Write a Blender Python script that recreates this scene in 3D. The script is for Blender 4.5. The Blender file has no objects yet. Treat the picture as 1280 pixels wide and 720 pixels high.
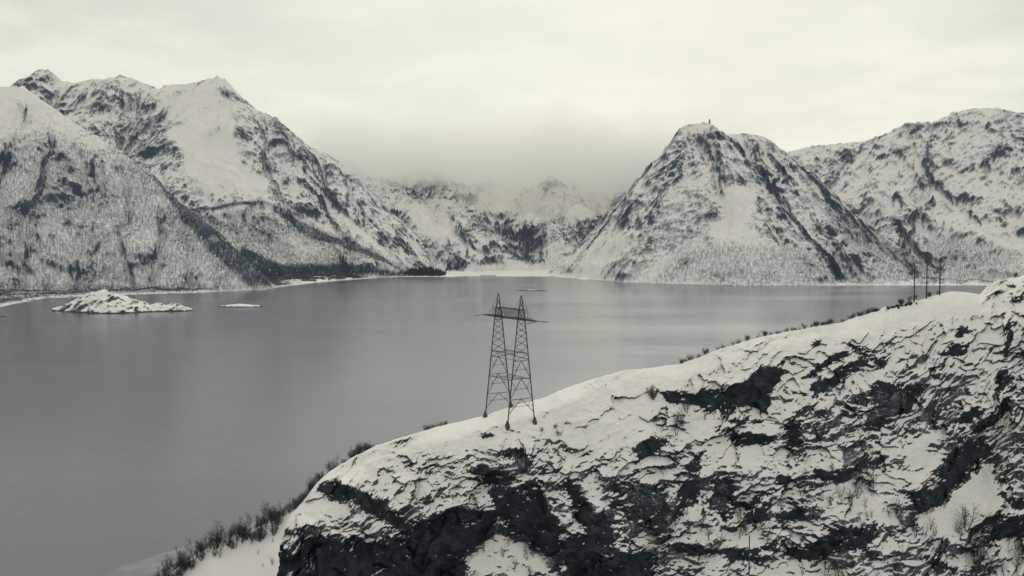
import bpy, math, random
import numpy as np
from mathutils import Vector, Matrix

rng = np.random.default_rng(7)
random.seed(7)
scene = bpy.context.scene
COL = scene.collection

# ------------------------------------------------------------------ camera
CAM_H = 130.0
FPX = 1100.0
PITCH = math.atan(56 / FPX)
cp, sp = math.cos(PITCH), math.sin(PITCH)


def rayab(u, v):
    """direction of a sight line as (x/y, z/y)"""
    cx = (np.asarray(u, float) - 640) / FPX
    cy = (360 - np.asarray(v, float)) / FPX
    y = cp + cy * sp
    z = -sp + cy * cp
    return cx / y, z / y


def P(u, v, D):
    a, b = rayab(u, v)
    return np.stack([a * D, np.asarray(D, float) + 0 * a, CAM_H + b * D], -1)


def proj(x, y, z):
    dz = z - CAM_H
    f = y * cp - dz * sp
    up = y * sp + dz * cp
    return 640 + FPX * x / f, 360 - FPX * up / f


# ------------------------------------------------------------------ noise
_perm = np.random.default_rng(3).permutation(256).astype(np.int32)
_perm = np.concatenate([_perm, _perm])
_ga = np.random.default_rng(4).uniform(0, 2 * np.pi, 256)
_gx, _gy = np.cos(_ga).astype(np.float32), np.sin(_ga).astype(np.float32)
_rv = np.random.default_rng(5).uniform(0, 1, (256, 3)).astype(np.float32)


def pn(x, y, seed=0):
    x = np.asarray(x, np.float32) + seed * 17.31
    y = np.asarray(y, np.float32) + seed * 9.77
    xi = np.floor(x).astype(np.int32)
    yi = np.floor(y).astype(np.int32)
    xf = x - xi
    yf = y - yi
    xi &= 255
    yi &= 255
    u = xf * xf * xf * (xf * (xf * 6 - 15) + 10)
    v = yf * yf * yf * (yf * (yf * 6 - 15) + 10)

    def g(ix, iy, dx, dy):
        h = _perm[_perm[ix & 255] + (iy & 255)]
        return _gx[h] * dx + _gy[h] * dy
    n00 = g(xi, yi, xf, yf)
    n10 = g(xi + 1, yi, xf - 1, yf)
    n01 = g(xi, yi + 1, xf, yf - 1)
    n11 = g(xi + 1, yi + 1, xf - 1, yf - 1)
    return ((n00 * (1 - u) + n10 * u) * (1 - v) + (n01 * (1 - u) + n11 * u) * v) * 1.5


def fbm(x, y, o=4, seed=0, gain=.5, lac=2.03):
    s, a, t = 0, 1, 0
    for k in range(o):
        s = s + a * pn(x, y, seed + k * 3.7)
        t += a
        a *= gain
        x = x * lac
        y = y * lac
    return s / t


def ridged(x, y, o=4, seed=0, gain=.5):
    s, a, t = 0, 1, 0
    for k in range(o):
        s = s + a * (1 - 2 * np.abs(pn(x, y, seed + k * 5.1)))
        t += a
        a *= gain
        x = x * 2.07
        y = y * 2.07
    return s / t


def voro(x, y, seed=0):
    """F1, F2-F1 and a random value per cell"""
    x = np.asarray(x, np.float32) + seed * 7.3
    y = np.asarray(y, np.float32) + seed * 3.1
    xi = np.floor(x).astype(np.int32)
    yi = np.floor(y).astype(np.int32)
    f1 = np.full(x.shape, 9., np.float32)
    f2 = f1.copy()
    val = np.zeros(x.shape, np.float32)
    for dx in (-1, 0, 1):
        for dy in (-1, 0, 1):
            h = _perm[_perm[(xi + dx) & 255] + ((yi + dy) & 255)]
            px = xi + dx + _rv[h, 0]
            py = yi + dy + _rv[h, 1]
            d = (px - x) ** 2 + (py - y) ** 2
            m = d < f1
            f2 = np.where(m, f1, np.minimum(f2, d))
            f1 = np.where(m, d, f1)
            val = np.where(m, _rv[h, 2], val)
    return np.sqrt(f1), np.sqrt(f2) - np.sqrt(f1), val


_rg = np.random.default_rng(9).uniform(-1, 1, (256, 2)).astype(np.float32)


def facets(x, y, seed=0):
    """broken slabs: every cell is a tilted plane; returns plane value, step value, edge distance"""
    x = np.asarray(x, np.float32) + seed * 7.3
    y = np.asarray(y, np.float32) + seed * 3.1
    xi = np.floor(x).astype(np.int32)
    yi = np.floor(y).astype(np.int32)
    f1 = np.full(x.shape, 9., np.float32)
    f2 = f1.copy()
    pl = np.zeros(x.shape, np.float32)
    val = pl.copy()
    for dx in (-1, 0, 1):
        for dy in (-1, 0, 1):
            h = _perm[_perm[(xi + dx) & 255] + ((yi + dy) & 255)]
            ox = x - (xi + dx + _rv[h, 0])
            oy = y - (yi + dy + _rv[h, 1])
            d = ox * ox + oy * oy
            m = d < f1
            f2 = np.where(m, f1, np.minimum(f2, d))
            f1 = np.where(m, d, f1)
            pl = np.where(m, _rg[h, 0] * ox + _rg[h, 1] * oy, pl)
            val = np.where(m, _rv[h, 2], val)
    return pl, val - .5, np.sqrt(f2) - np.sqrt(f1)


def blur(a, r):
    """box blur, twice"""
    for _ in range(2):
        for ax in (0, 1):
            p = np.pad(a, [(r + 1, r) if i == ax else (0, 0) for i in (0, 1)], mode='edge')
            c_ = np.cumsum(p, ax, dtype=np.float64)
            n_ = a.shape[ax]
            a = ((c_[2 * r + 1:] - c_[:-2 * r - 1]) if ax == 0 else (c_[:, 2 * r + 1:] - c_[:, :-2 * r - 1])) / (2 * r + 1)
    return a


def sst(a, b, x):
    t = np.clip((x - a) / (b - a), 0, 1)
    return t * t * (3 - 2 * t)


def inpoly(u, v, poly):
    """soft inside value of a polygon: signed distance (px, + inside)"""
    p = np.array(poly, float)
    x0, y0 = p.min(0) - 16
    x1, y1 = p.max(0) + 16
    out = np.full(u.shape, -99., np.float32)
    m = (u > x0) & (u < x1) & (v > y0) & (v < y1)
    if not m.any():
        return out
    uu, vv = u[m], v[m]
    ins = np.zeros(uu.shape, bool)
    dist = np.full(uu.shape, 1e9)
    n = len(p)
    for i in range(n):
        ax, ay = p[i]
        bx, by = p[(i + 1) % n]
        if ay != by:
            c = ((ay > vv) != (by > vv)) & (uu < (bx - ax) * (vv - ay) / (by - ay) + ax)
            ins ^= c
        ex, ey = bx - ax, by - ay
        t = np.clip(((uu - ax) * ex + (vv - ay) * ey) / (ex * ex + ey * ey + 1e-9), 0, 1)
        d = (uu - ax - t * ex) ** 2 + (vv - ay - t * ey) ** 2
        dist = np.minimum(dist, d)
    d = np.sqrt(dist)
    out[m] = np.where(ins, d, -d)
    return out


# ------------------------------------------------------------------ scene helpers
def tag(o, label=None, cat=None, group=None, kind=None):
    if label:
        o['label'] = label
    if cat:
        o['category'] = cat
    if group:
        o['group'] = group
    if kind:
        o['kind'] = kind
    return o


def link(name, me, mat=None, parent=None):
    o = bpy.data.objects.new(name, me)
    COL.objects.link(o)
    if mat is not None:
        me.materials.append(mat)
    if parent is not None:
        o.parent = parent
    return o


def grid_mesh(name, X, Y, Z, attrs=None, flip=False, smooth=True):
    """one sheet from a rows x cols lattice of points"""
    n, m = X.shape
    me = bpy.data.meshes.new(name)
    co = np.stack([X, Y, Z], -1).reshape(-1, 3).astype(np.float32)
    idx = np.arange(n * m).reshape(n, m)
    q = np.stack([idx[:-1, :-1], idx[:-1, 1:], idx[1:, 1:], idx[1:, :-1]], -1).reshape(-1, 4)
    if flip:
        q = q[:, ::-1]
    nf = len(q)
    me.vertices.add(n * m)
    me.vertices.foreach_set('co', co.ravel())
    me.loops.add(nf * 4)
    me.loops.foreach_set('vertex_index', q.astype(np.int32).ravel())
    me.polygons.add(nf)
    me.polygons.foreach_set('loop_start', (np.arange(nf) * 4).astype(np.int32))
    if smooth:
        me.polygons.foreach_set('use_smooth', np.ones(nf, bool))
    me.update(calc_edges=True)
    for k, a in (attrs or {}).items():
        at = me.attributes.new(k, 'FLOAT', 'POINT')
        at.data.foreach_set('value', a.astype(np.float32).ravel())
    return me


def tri_mesh(name, V, F):
    me = bpy.data.meshes.new(name)
    me.vertices.add(len(V))
    me.vertices.foreach_set('co', np.asarray(V, np.float32).ravel())
    F = np.asarray(F, np.int32)
    k = F.shape[1]
    me.loops.add(F.size)
    me.loops.foreach_set('vertex_index', F.ravel())
    me.polygons.add(len(F))
    me.polygons.foreach_set('loop_start', (np.arange(len(F)) * k).astype(np.int32))
    me.update(calc_edges=True)
    return me


# ------------------------------------------------------------------ materials
def new_mat(name):
    m = bpy.data.materials.new(name)
    m.use_nodes = True
    nt = m.node_tree
    nt.nodes.clear()
    out = nt.nodes.new('ShaderNodeOutputMaterial')
    b = nt.nodes.new('ShaderNodeBsdfPrincipled')
    nt.links.new(b.outputs[0], out.inputs[0])
    return m, nt, b


def N(nt, t, **kw):
    n = nt.nodes.new(t)
    for k, v in kw.items():
        if hasattr(n, k):
            setattr(n, k, v)
        else:
            n.inputs[k.replace('_', ' ')].default_value = v
    return n


def noise(nt, vec, scale, detail=4, rough=.55):
    n = nt.nodes.new('ShaderNodeTexNoise')
    n.inputs['Scale'].default_value = scale
    n.inputs['Detail'].default_value = detail
    n.inputs['Roughness'].default_value = rough
    nt.links.new(vec, n.inputs['Vector'])
    return n.outputs['Fac']


def math_n(nt, op, a, b=None, c=None, clamp=False):
    n = nt.nodes.new('ShaderNodeMath')
    n.operation = op
    n.use_clamp = clamp
    for i, x in enumerate((a, b, c)):
        if x is None:
            continue
        if isinstance(x, (int, float)):
            n.inputs[i].default_value = x
        else:
            nt.links.new(x, n.inputs[i])
    return n.outputs[0]


def ramp(nt, f, a, b):
    n = nt.nodes.new('ShaderNodeMapRange')
    n.interpolation_type = 'SMOOTHSTEP'
    n.inputs['From Min'].default_value = a
    n.inputs['From Max'].default_value = b
    nt.links.new(f, n.inputs['Value'])
    return n.outputs[0]


def mixc(nt, f, a, b):
    n = nt.nodes.new('ShaderNodeMix')
    n.data_type = 'RGBA'
    if isinstance(f, (int, float)):
        n.inputs[0].default_value = f
    else:
        nt.links.new(f, n.inputs[0])
    for s, x in ((6, a), (7, b)):
        if isinstance(x, tuple):
            n.inputs[s].default_value = (*x, 1)
        else:
            nt.links.new(x, n.inputs[s])
    return n.outputs[2]


SNOW = (.87, .855, .84)


def snow_rock(name, s, rock_a, rock_b, edge=.12, amp=.5, bump=.3, bumpd=.2, snow=SNOW):
    m, nt, b = new_mat(name)
    geo = nt.nodes.new('ShaderNodeNewGeometry').outputs['Position']
    at = nt.nodes.new('ShaderNodeAttribute')
    at.attribute_name = 'rock'
    fo = nt.nodes.new('ShaderNodeAttribute')
    fo.attribute_name = 'tone'
    n1 = noise(nt, geo, s, 3, .65)
    n2 = noise(nt, geo, s * .22, 4, .6)
    f = math_n(nt, 'MULTIPLY_ADD', math_n(nt, 'SUBTRACT', n1, .5), amp, at.outputs['Fac'])
    f = ramp(nt, f, .5 - edge, .5 + edge)
    rockc = mixc(nt, ramp(nt, n2, .38, .66), rock_a, rock_b)
    frost = ramp(nt, math_n(nt, 'MULTIPLY_ADD', math_n(nt, 'SUBTRACT', n1, .5), 1.1, fo.outputs['Fac']), .35, .95)
    rockc = mixc(nt, frost, rockc, (.40, .43, .47))
    c = mixc(nt, f, snow, rockc)
    nt.links.new(c, b.inputs['Base Color'])
    b.inputs['Roughness'].default_value = .85
    b.inputs['Specular IOR Level'].default_value = .25
    bp = nt.nodes.new('ShaderNodeBump')
    bp.inputs['Strength'].default_value = bump
    bp.inputs['Distance'].default_value = bumpd
    nt.links.new(noise(nt, geo, s * .8, 5, .6), bp.inputs['Height'])
    nt.links.new(bp.outputs[0], b.inputs['Normal'])
    return m


M_FG = snow_rock('snowy_cliff', 1.6, (.014, .024, .032), (.036, .050, .064), edge=.20, amp=.75, bump=.35, bumpd=.3)
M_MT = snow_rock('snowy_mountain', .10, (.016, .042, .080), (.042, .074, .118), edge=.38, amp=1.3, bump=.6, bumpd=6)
M_IS = snow_rock('snowy_skerry', .25, (.02, .035, .05), (.05, .065, .085), edge=.15, amp=.3, bump=.4, bumpd=1)


def simple_mat(name, ca, cb, scale=5, rough=.8, metal=0):
    m, nt, b = new_mat(name)
    tc = nt.nodes.new('ShaderNodeTexCoord').outputs['Object']
    c = mixc(nt, ramp(nt, noise(nt, tc, scale, 4), .35, .65), ca, cb)
    nt.links.new(c, b.inputs['Base Color'])
    b.inputs['Roughness'].default_value = rough
    b.inputs['Metallic'].default_value = metal
    return m


M_STEEL = simple_mat('weathered_steel', (.03, .034, .045), (.055, .06, .072), 2, .6, .3)
M_FOOT = simple_mat('dark_concrete', (.05, .05, .05), (.10, .10, .098), 3, .9)
M_GLASS = simple_mat('porcelain', (.05, .05, .055), (.09, .09, .095), 2, .35)
M_WOOD = simple_mat('tarred_wood', (.03, .028, .03), (.06, .055, .055), 2, .85)
M_BARK = simple_mat('birch_bark', (.022, .022, .024), (.05, .048, .05), 6, .9)
M_TWIG = simple_mat('birch_twigs', (.042, .039, .045), (.080, .074, .080), 6, .9)
M_SPRUCE = simple_mat('spruce_needles', (.010, .020, .024), (.022, .034, .036), .05, .9)
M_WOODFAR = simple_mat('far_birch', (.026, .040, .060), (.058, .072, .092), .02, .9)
M_STONE = simple_mat('cairn_stone', (.05, .055, .06), (.12, .12, .12), 1, .9)

# ------------------------------------------------------------------ water
m, nt, b = new_mat('fjord_water')
geo = nt.nodes.new('ShaderNodeNewGeometry').outputs['Position']
b.inputs['Base Color'].default_value = (.064, .086, .108, 1)
b.inputs['IOR'].default_value = 1.6
mp = nt.nodes.new('ShaderNodeMapping')
mp.inputs['Scale'].default_value = (.35, 1.0, 1)
mp.inputs['Rotation'].default_value = (0, 0, .3)
nt.links.new(geo, mp.inputs['Vector'])
mp2 = nt.nodes.new('ShaderNodeMapping')
mp2.inputs['Scale'].default_value = (.0011, .0042, 1)
mp2.inputs['Rotation'].default_value = (0, 0, -.12)
nt.links.new(geo, mp2.inputs['Vector'])
calm = ramp(nt, noise(nt, mp2.outputs[0], 1.0, 4, .55), .38, .66)
w1 = noise(nt, mp.outputs[0], .55, 4, .6)
w2 = noise(nt, mp.outputs[0], .09, 3, .5)
hh = math_n(nt, 'MULTIPLY_ADD', w2, 1.2, w1)
bp = nt.nodes.new('ShaderNodeBump')
bp.inputs['Distance'].default_value = .5
nt.links.new(math_n(nt, 'MULTIPLY_ADD', calm, .05, .13), bp.inputs['Strength'])
nt.links.new(hh, bp.inputs['Height'])
nt.links.new(bp.outputs[0], b.inputs['Normal'])
nt.links.new(math_n(nt, 'MULTIPLY_ADD', calm, .04, .18), b.inputs['Roughness'])
M_WATER = m
me = bpy.data.meshes.new('water')
me.from_pydata([(-20000, -3000, 0), (20000, -3000, 0), (20000, 30000, 0), (-20000, 30000, 0)], [], [(0, 1, 2, 3)])
water = tag(link('water', me, M_WATER), 'calm grey fjord water with faint ripples between the snowy mountains', 'water', kind='structure')


# ------------------------------------------------------------------ mountains
def seg_field(X, Y, pts):
    """distance, crest height and length along the nearest segment of a crest line"""
    best = np.full(X.shape, 1e9, np.float32)
    H = np.zeros(X.shape, np.float32)
    S = np.zeros(X.shape, np.float32)
    s0 = 0
    for a, c in zip(pts[:-1], pts[1:]):
        ex, ey = c[0] - a[0], c[1] - a[1]
        L = math.hypot(ex, ey) + 1e-6
        t = np.clip(((X - a[0]) * ex + (Y - a[1]) * ey) / (L * L), 0, 1)
        d = np.hypot(X - a[0] - t * ex, Y - a[1] - t * ey)
        k = d < best
        best = np.where(k, d, best)
        H = np.where(k, a[2] + t * (c[2] - a[2]), H)
        S = np.where(k, s0 + t * L, S)
        s0 += L
    return best, H, S


def coast_D(u, pts):
    p = np.array(pts, float)
    a, bb = rayab(p[:, 0], p[:, 1])
    return np.interp(u, p[:, 0], -CAM_H / bb)


def mountain(name, label, u0, u1, du, D0, D1, nD, ridges, coast, dens, seed=0, amp=26, gul=22,
             power=1.0, base_rock=.36, forest=None, coast_slope=.8, ledge=(30, 13), tilt=.5, rough_top=5, xs=1.3):
    u = np.arange(u0, u1 + du, du)
    Dd = np.linspace(D0, D1, nD)
    UU, DD = np.meshgrid(u, Dd)
    UU = UU.astype(np.float32)
    X = ((UU - 640) / FPX * DD).astype(np.float32)
    Y = DD.astype(np.float32)
    wx = fbm(X / 260, Y / 260, 3, seed + 1)
    wy = fbm(X / 260, Y / 260, 3, seed + 2)
    h = None
    dmin = None
    G = None
    for pts, slope, reach in ridges:
        q = [P(*p) * np.array([xs, 1, 1]) for p in pts]
        d0, _, _ = seg_field(X * xs, Y, q)
        w = np.clip(d0 / 220, 0, 1) * 70
        X1, Y1 = X * xs + wx * w, Y + wy * w
        hi = None
        s0 = 0.
        for i_ in range(len(q) - 1):
            d, H, S = seg_field(X1, Y1, q[i_:i_ + 2])
            # steep under the crest, easing towards the foot
            hk = H - slope * d * (1 - .12 * np.clip(d / reach, 0, 1))
            if hi is None:
                hi, Sb, db = hk, S, d
            else:
                e = np.clip(.5 + .5 * (hk - hi) / 10., 0, 1)
                e = e * e * (3 - 2 * e)
                Sb = Sb * (1 - e) + (S + s0) * e
                db = db * (1 - e) + d * e
                e1 = np.clip(.5 + .5 * (hk - hi) / 18., 0, 1)
                hi = hi * (1 - e1) + hk * e1 + 18. * e1 * (1 - e1) * .5
            s0 += math.hypot(q[i_ + 1][0] - q[i_][0], q[i_ + 1][1] - q[i_][1])
        fade = np.clip(db / 120, 0, 1)
        g = ridged(Sb / 120 + wx * .9, db / 520 + wy * .4, 4, seed + 5, .55)
        g2 = ridged(Sb / 34 + wx * 2.0, db / 170, 3, seed + 6)
        hi = hi + (g - .35) * gul * 1.5 * fade + (g2 - .3) * gul * .38 * fade
        if h is None:
            h, dmin = hi, d0
        else:
            dmin = np.where(hi > h, d0, dmin)
            k = 40.
            e = np.clip(.5 + .5 * (hi - h) / k, 0, 1)
            h = h * (1 - e) + hi * e + k * e * (1 - e) * .5
    wgt = np.clip(dmin / 170, 0, 1)
    h = h + wgt * amp * 1.5 * (ridged(X / 330 + wx * .5, Y / 330 + wy * .5, 6, seed + 9, .52) - .1)
    # small crags and benches
    rot = tilt
    xr = X * math.cos(rot) + Y * math.sin(rot)
    yr = -X * math.sin(rot) + Y * math.cos(rot)
    lg = fbm(xr / ledge[0] + wx, yr / ledge[1] + wy, 4, seed + 14, .62)
    h = h + (.55 + .45 * wgt) * rough_top * (lg * 2.0 + (ridged(X / 70, Y / 55, 4, seed + 17, .6) - .25) * 1.5)
    h = h + rough_top * .5 * fbm(X / 16, Y / 12, 3, seed + 18, .6)
    inl = DD - coast_D(UU, coast) + fbm(X / 120, Y / 120, 4, seed + 20) * 26
    cs = coast_slope * inl + 2 * fbm(X / 14, Y / 14, 3, seed + 22)
    e = np.clip(.5 + .5 * (cs - h) / 20, 0, 1)
    h = cs * (1 - e) + h * e - 20 * e * (1 - e) * .5
    h = np.maximum(h, 11 * (1 - np.exp(-np.maximum(inl, 0) * .10 / 11)) + np.clip(inl / 40, 0, 1) * 7 * fbm(X / 45, Y / 60, 4, seed + 24) - .4)
    h = np.where(inl < 0, np.minimum(h, inl * .2), h)
    h = np.maximum(h, -12)
    Z = h.astype(np.float32)
    # rock where it is steep and craggy
    dy = (D1 - D0) / (nD - 1)
    dx = du / FPX * DD
    gz = np.gradient(Z, axis=0) / dy
    gx = np.gradient(Z, axis=1) / dx
    sl = np.hypot(gz, gx)
    pu, pv = proj(X, Y, Z)
    n_mid = fbm(X / 210 + wx * .4, Y / 210, 4, seed + 30, .6)
    n_fine = fbm(xr / 26, yr / 11, 4, seed + 33, .7)
    n_f2 = fbm(X / 9, Y / 9, 2, seed + 35)
    rho = base_rock + .62 * n_mid + .30 * (np.clip(sl, 0, 2.2) - .85)
    quiet = np.zeros(X.shape, np.float32)
    for poly, val, soft in dens:
        sd = inpoly(pu + wx * 10, pv + wy * 6, poly)
        k = sst(-soft, soft, sd)
        if val < .15:
            quiet = np.maximum(quiet, k)
        val = val if val < .5 else .5 + (val - .5) * .55
        rho = rho * (1 - k) + k * (val + .3 * n_mid)
    n_dash = fbm(xr / 10 + n_mid, yr / 5, 3, seed + 37, .7)
    rib = Z - blur(Z, 9)
    rib2 = Z - blur(Z, 3)
    sl_s = blur(sl, 2)
    clus = fbm(X / 75 + wx, Y / 60, 4, seed + 44, .65)
    rock = rho + .42 * n_fine + .46 * n_dash + .34 * n_f2 + .34 * (sl_s - .9) + .024 * np.clip(rib, -9, 9) + .06 * np.clip(rib2, -3, 3) + .45 * clus
    rock = rock - .13 - .42 * quiet
    tone = .72 + .45 * fbm(X / 60, Y / 60, 4, seed + 41) - .8 * np.clip(rock - .75, 0, .5) - .5 * np.clip(rho - .5, 0, .5)
    if forest is not None:
        fo = np.zeros(X.shape, np.float32)
        for poly, val, soft in forest:
            sd = inpoly(pu + wx * 8, pv + wy * 8, poly)
            fo = np.maximum(fo, sst(-soft, soft, sd) * val)
        st = fbm(UU / 1.5 + wx, DD / 26, 3, seed + 50, .6)
        rock = np.maximum(rock, fo * 1.15 + .75 * st + .25 * n_mid - .15 * (fo < .01) + .2 * n_dash - .06)
        tone = tone - .45 * sst(.5, .95, fo)
    shore = sst(3.5, 1.0, Z)
    rock = rock * (1 - shore) + shore * (.42 + .8 * n_f2)
    rock = np.where(Z < .45, .8, rock)
    rock = np.clip(rock, 0, 1)
    me = grid_mesh(name, X, Y, Z, {'rock': rock, 'tone': np.clip(tone, 0, 1)})
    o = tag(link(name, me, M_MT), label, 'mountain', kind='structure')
    return dict(X=X, Y=Y, Z=Z, pu=pu, pv=pv, obj=o, wx=wx, wy=wy)


COAST_L = [(-150, 392), (0, 384), (60, 373), (130, 370), (250, 366), (330, 362), (400, 353), (470, 347.5), (510, 346), (700, 346)]
COAST_R = [(600, 346), (690, 346), (730, 350), (780, 353.5), (900, 357), (1000, 357.5), (1220, 357), (1450, 358)]
COAST_C = [(300, 344), (700, 344.5), (900, 345)]

A = mountain('mountain', 'nearer left mountain with birch woods up its flank and a smooth snowy shoulder', -130, 440, 1.0, 1690, 3450, 500,
    [([(-130, 62, 3150), (-40, 92, 3150), (0, 109, 3080), (28, 108, 3050), (60, 130, 3000), (100, 158, 2950), (150, 188, 2920),
       (200, 235, 2790), (245, 277, 2660), (290, 312, 2540), (330, 345, 2500), (352, 362, 2450)], .74, 1000),
     ([(28, 110, 3050), (20, 190, 2750), (-10, 270, 2500), (-40, 340, 2300)], .8, 600),
     ([(120, 172, 2930), (130, 250, 2680), (150, 320, 2450), (160, 355, 2380)], .8, 600)],
    COAST_L,
    [([(-130, 60), (30, 100), (95, 150), (90, 170), (50, 165), (-130, 165)], .10, 16),
     ([(25, 130), (40, 135), (38, 155), (22, 150)], .55, 6),
     ([(0, 250), (40, 255), (45, 275), (10, 272)], .75, 8),
     ([(60, 275), (92, 268), (90, 285), (65, 292)], .8, 6),
     ([(95, 325), (140, 300), (150, 320), (110, 342), (92, 340)], .85, 8),
     ([(170, 335), (230, 320), (230, 345), (175, 345)], .6, 8)],
    seed=11, base_rock=.22, amp=22, gul=16,
    forest=[([(-130, 190), (40, 160), (110, 175), (200, 240), (300, 325), (345, 362), (-130, 390)], .53, 30),
            ([(120, 165), (215, 225), (315, 310), (375, 365), (270, 366), (190, 320), (140, 250)], .56, 26),
            ([(175, 200), (225, 235), (315, 310), (375, 365), (310, 362), (255, 318), (205, 250)], .80, 10),
            ([(-130, 335), (60, 350), (330, 352), (340, 364), (-130, 392)], .62, 8)],
    tilt=.3, rough_top=4, xs=1.5)

B = mountain('mountain', 'tall jagged massif on the left, its wooded spur running down to the head of the fjord', -140, 600, 1.0, 2900, 5000, 520,
    [([(-140, 95, 4300), (-20, 112, 4300), (22, 110, 4300), (40, 96, 4280), (50, 87, 4250), (60, 87, 4250), (72, 101, 4250),
       (95, 104, 4250), (115, 99, 4230), (138, 98, 4220), (151, 94, 4200), (170, 100, 4200), (190, 108, 4200), (201, 113, 4200),
       (208, 106, 4200), (238, 105, 4200), (252, 101, 4180), (272, 96, 4150), (281, 99, 4150), (292, 112, 4150), (306, 129, 4120), (325, 139, 4100), (345, 147, 4080),
       (365, 165, 4060), (385, 182, 4050), (410, 193, 4050), (428, 205, 4050), (445, 226, 4050), (470, 262, 4000), (500, 300, 3850)], .80, 1200),
     ([(151, 95, 4200), (150, 150, 3980), (170, 200, 3800), (230, 250, 3600)], .85, 600),
     ([(272, 97, 4150), (300, 150, 3950), (320, 200, 3800)], .85, 500),
     ([(180, 240, 3600), (262, 262, 3480), (330, 256, 3550), (395, 283, 3500), (450, 310, 3480), (512, 338, 3500)], .66, 700),
     ([(345, 148, 4080), (370, 205, 3850), (420, 262, 3700), (480, 310, 3600), (515, 340, 3560)], .8, 500)],
    COAST_L,
    [([(115, 160), (160, 130), (180, 118), (212, 150), (232, 200), (200, 210), (150, 178)], .68, 10),
     ([(60, 130), (120, 125), (118, 140), (60, 145)], .50, 7),
     ([(200, 118), (270, 105), (290, 150), (330, 240), (240, 235), (225, 180)], .02, 12),
     ([(288, 140), (305, 160), (315, 215), (303, 210), (292, 170)], .8, 5),
     ([(325, 140), (350, 150), (385, 185), (440, 235), (430, 238), (395, 215), (350, 195), (335, 165)], .66, 8),
     ([(262, 140), (272, 142), (270, 155)], .7, 4),
     ([(218, 147), (238, 146), (228, 160)], .7, 4),
     ([(270, 262), (330, 262), (390, 300), (330, 320)], .45, 12)],
    seed=23, base_rock=.20, amp=26, gul=24,
    forest=[([(215, 262), (262, 262), (330, 262), (420, 296), (520, 340), (520, 350), (340, 366)], .42, 10),
            ([(330, 255), (400, 285), (450, 308), (515, 338), (500, 338), (430, 316), (370, 290)], .8, 5),
            ([(300, 310), (350, 325), (450, 332), (520, 342), (400, 356), (330, 366), (280, 330)], .95, 8),
            ([(262, 258), (330, 250), (335, 255), (265, 264)], .9, 3)],
    tilt=.7, rough_top=6, xs=1.45)

Cc = mountain('mountain', 'far snowfields and knolls at the head of the fjord fading into the low cloud', 330, 860, 1.0, 3450, 6400, 520,
    [([(330, 190, 6000), (430, 200, 6000), (480, 228, 6000), (535, 212, 5900), (585, 240, 6000), (640, 224, 6000), (672, 244, 5900), (715, 222, 5900), (760, 246, 5900), (800, 214, 6000), (860, 200, 6000)], .60, 2500),
     ([(430, 215, 5200), (490, 250, 4800), (545, 285, 4400), (600, 322, 4000)], .5, 900),
     ([(560, 238, 5500), (575, 270, 4700), (610, 305, 4200), (650, 335, 3900)], .42, 900),
     ([(625, 275, 5000), (662, 268, 4700), (690, 281, 4450), (702, 318, 4100), (690, 338, 3850)], .7, 500),
     ([(700, 255, 5600), (715, 262, 5400), (720, 275, 5000)], .7, 500),
     ([(520, 214, 5700), (552, 220, 5500), (560, 232, 5300), (548, 262, 4900)], .75, 500),
     ([(590, 232, 5500), (612, 226, 5450), (630, 236, 5400), (625, 262, 5000)], .75, 500),
     ([(672, 232, 5500), (690, 220, 5450), (706, 236, 5400), (716, 250, 5200), (730, 262, 5000)], .85, 500),
     ([(480, 222, 5200), (500, 240, 4900), (520, 262, 4600), (540, 290, 4200)], .75, 500),
     ([(575, 268, 4700), (600, 280, 4500), (622, 300, 4200)], .7, 400)],
    COAST_C,
    [([(600, 240), (790, 225), (760, 265), (690, 280), (640, 268), (590, 262)], .02, 10),
     ([(672, 262), (685, 258), (725, 262), (715, 272), (690, 268)], .1, 5),
     ([(668, 222), (690, 226), (724, 252), (718, 260), (700, 245)], .6, 5),
     ([(652, 295), (688, 276), (686, 300), (655, 328), (645, 322)], .8, 7),
     ([(540, 225), (555, 222), (552, 240), (530, 238)], .75, 4),
     ([(560, 285), (600, 270), (610, 290), (570, 298)], .6, 6),
     ([(510, 300), (545, 296), (550, 308), (520, 310)], .7, 5),
     ([(590, 330), (680, 328), (690, 342), (590, 342)], .1, 6),
     ([(500, 255), (560, 250), (570, 300), (555, 310), (520, 280)], .05, 8)],
    seed=37, base_rock=.20, amp=62, gul=26, tilt=.4, ledge=(52, 24), rough_top=17, xs=1.3)

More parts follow.
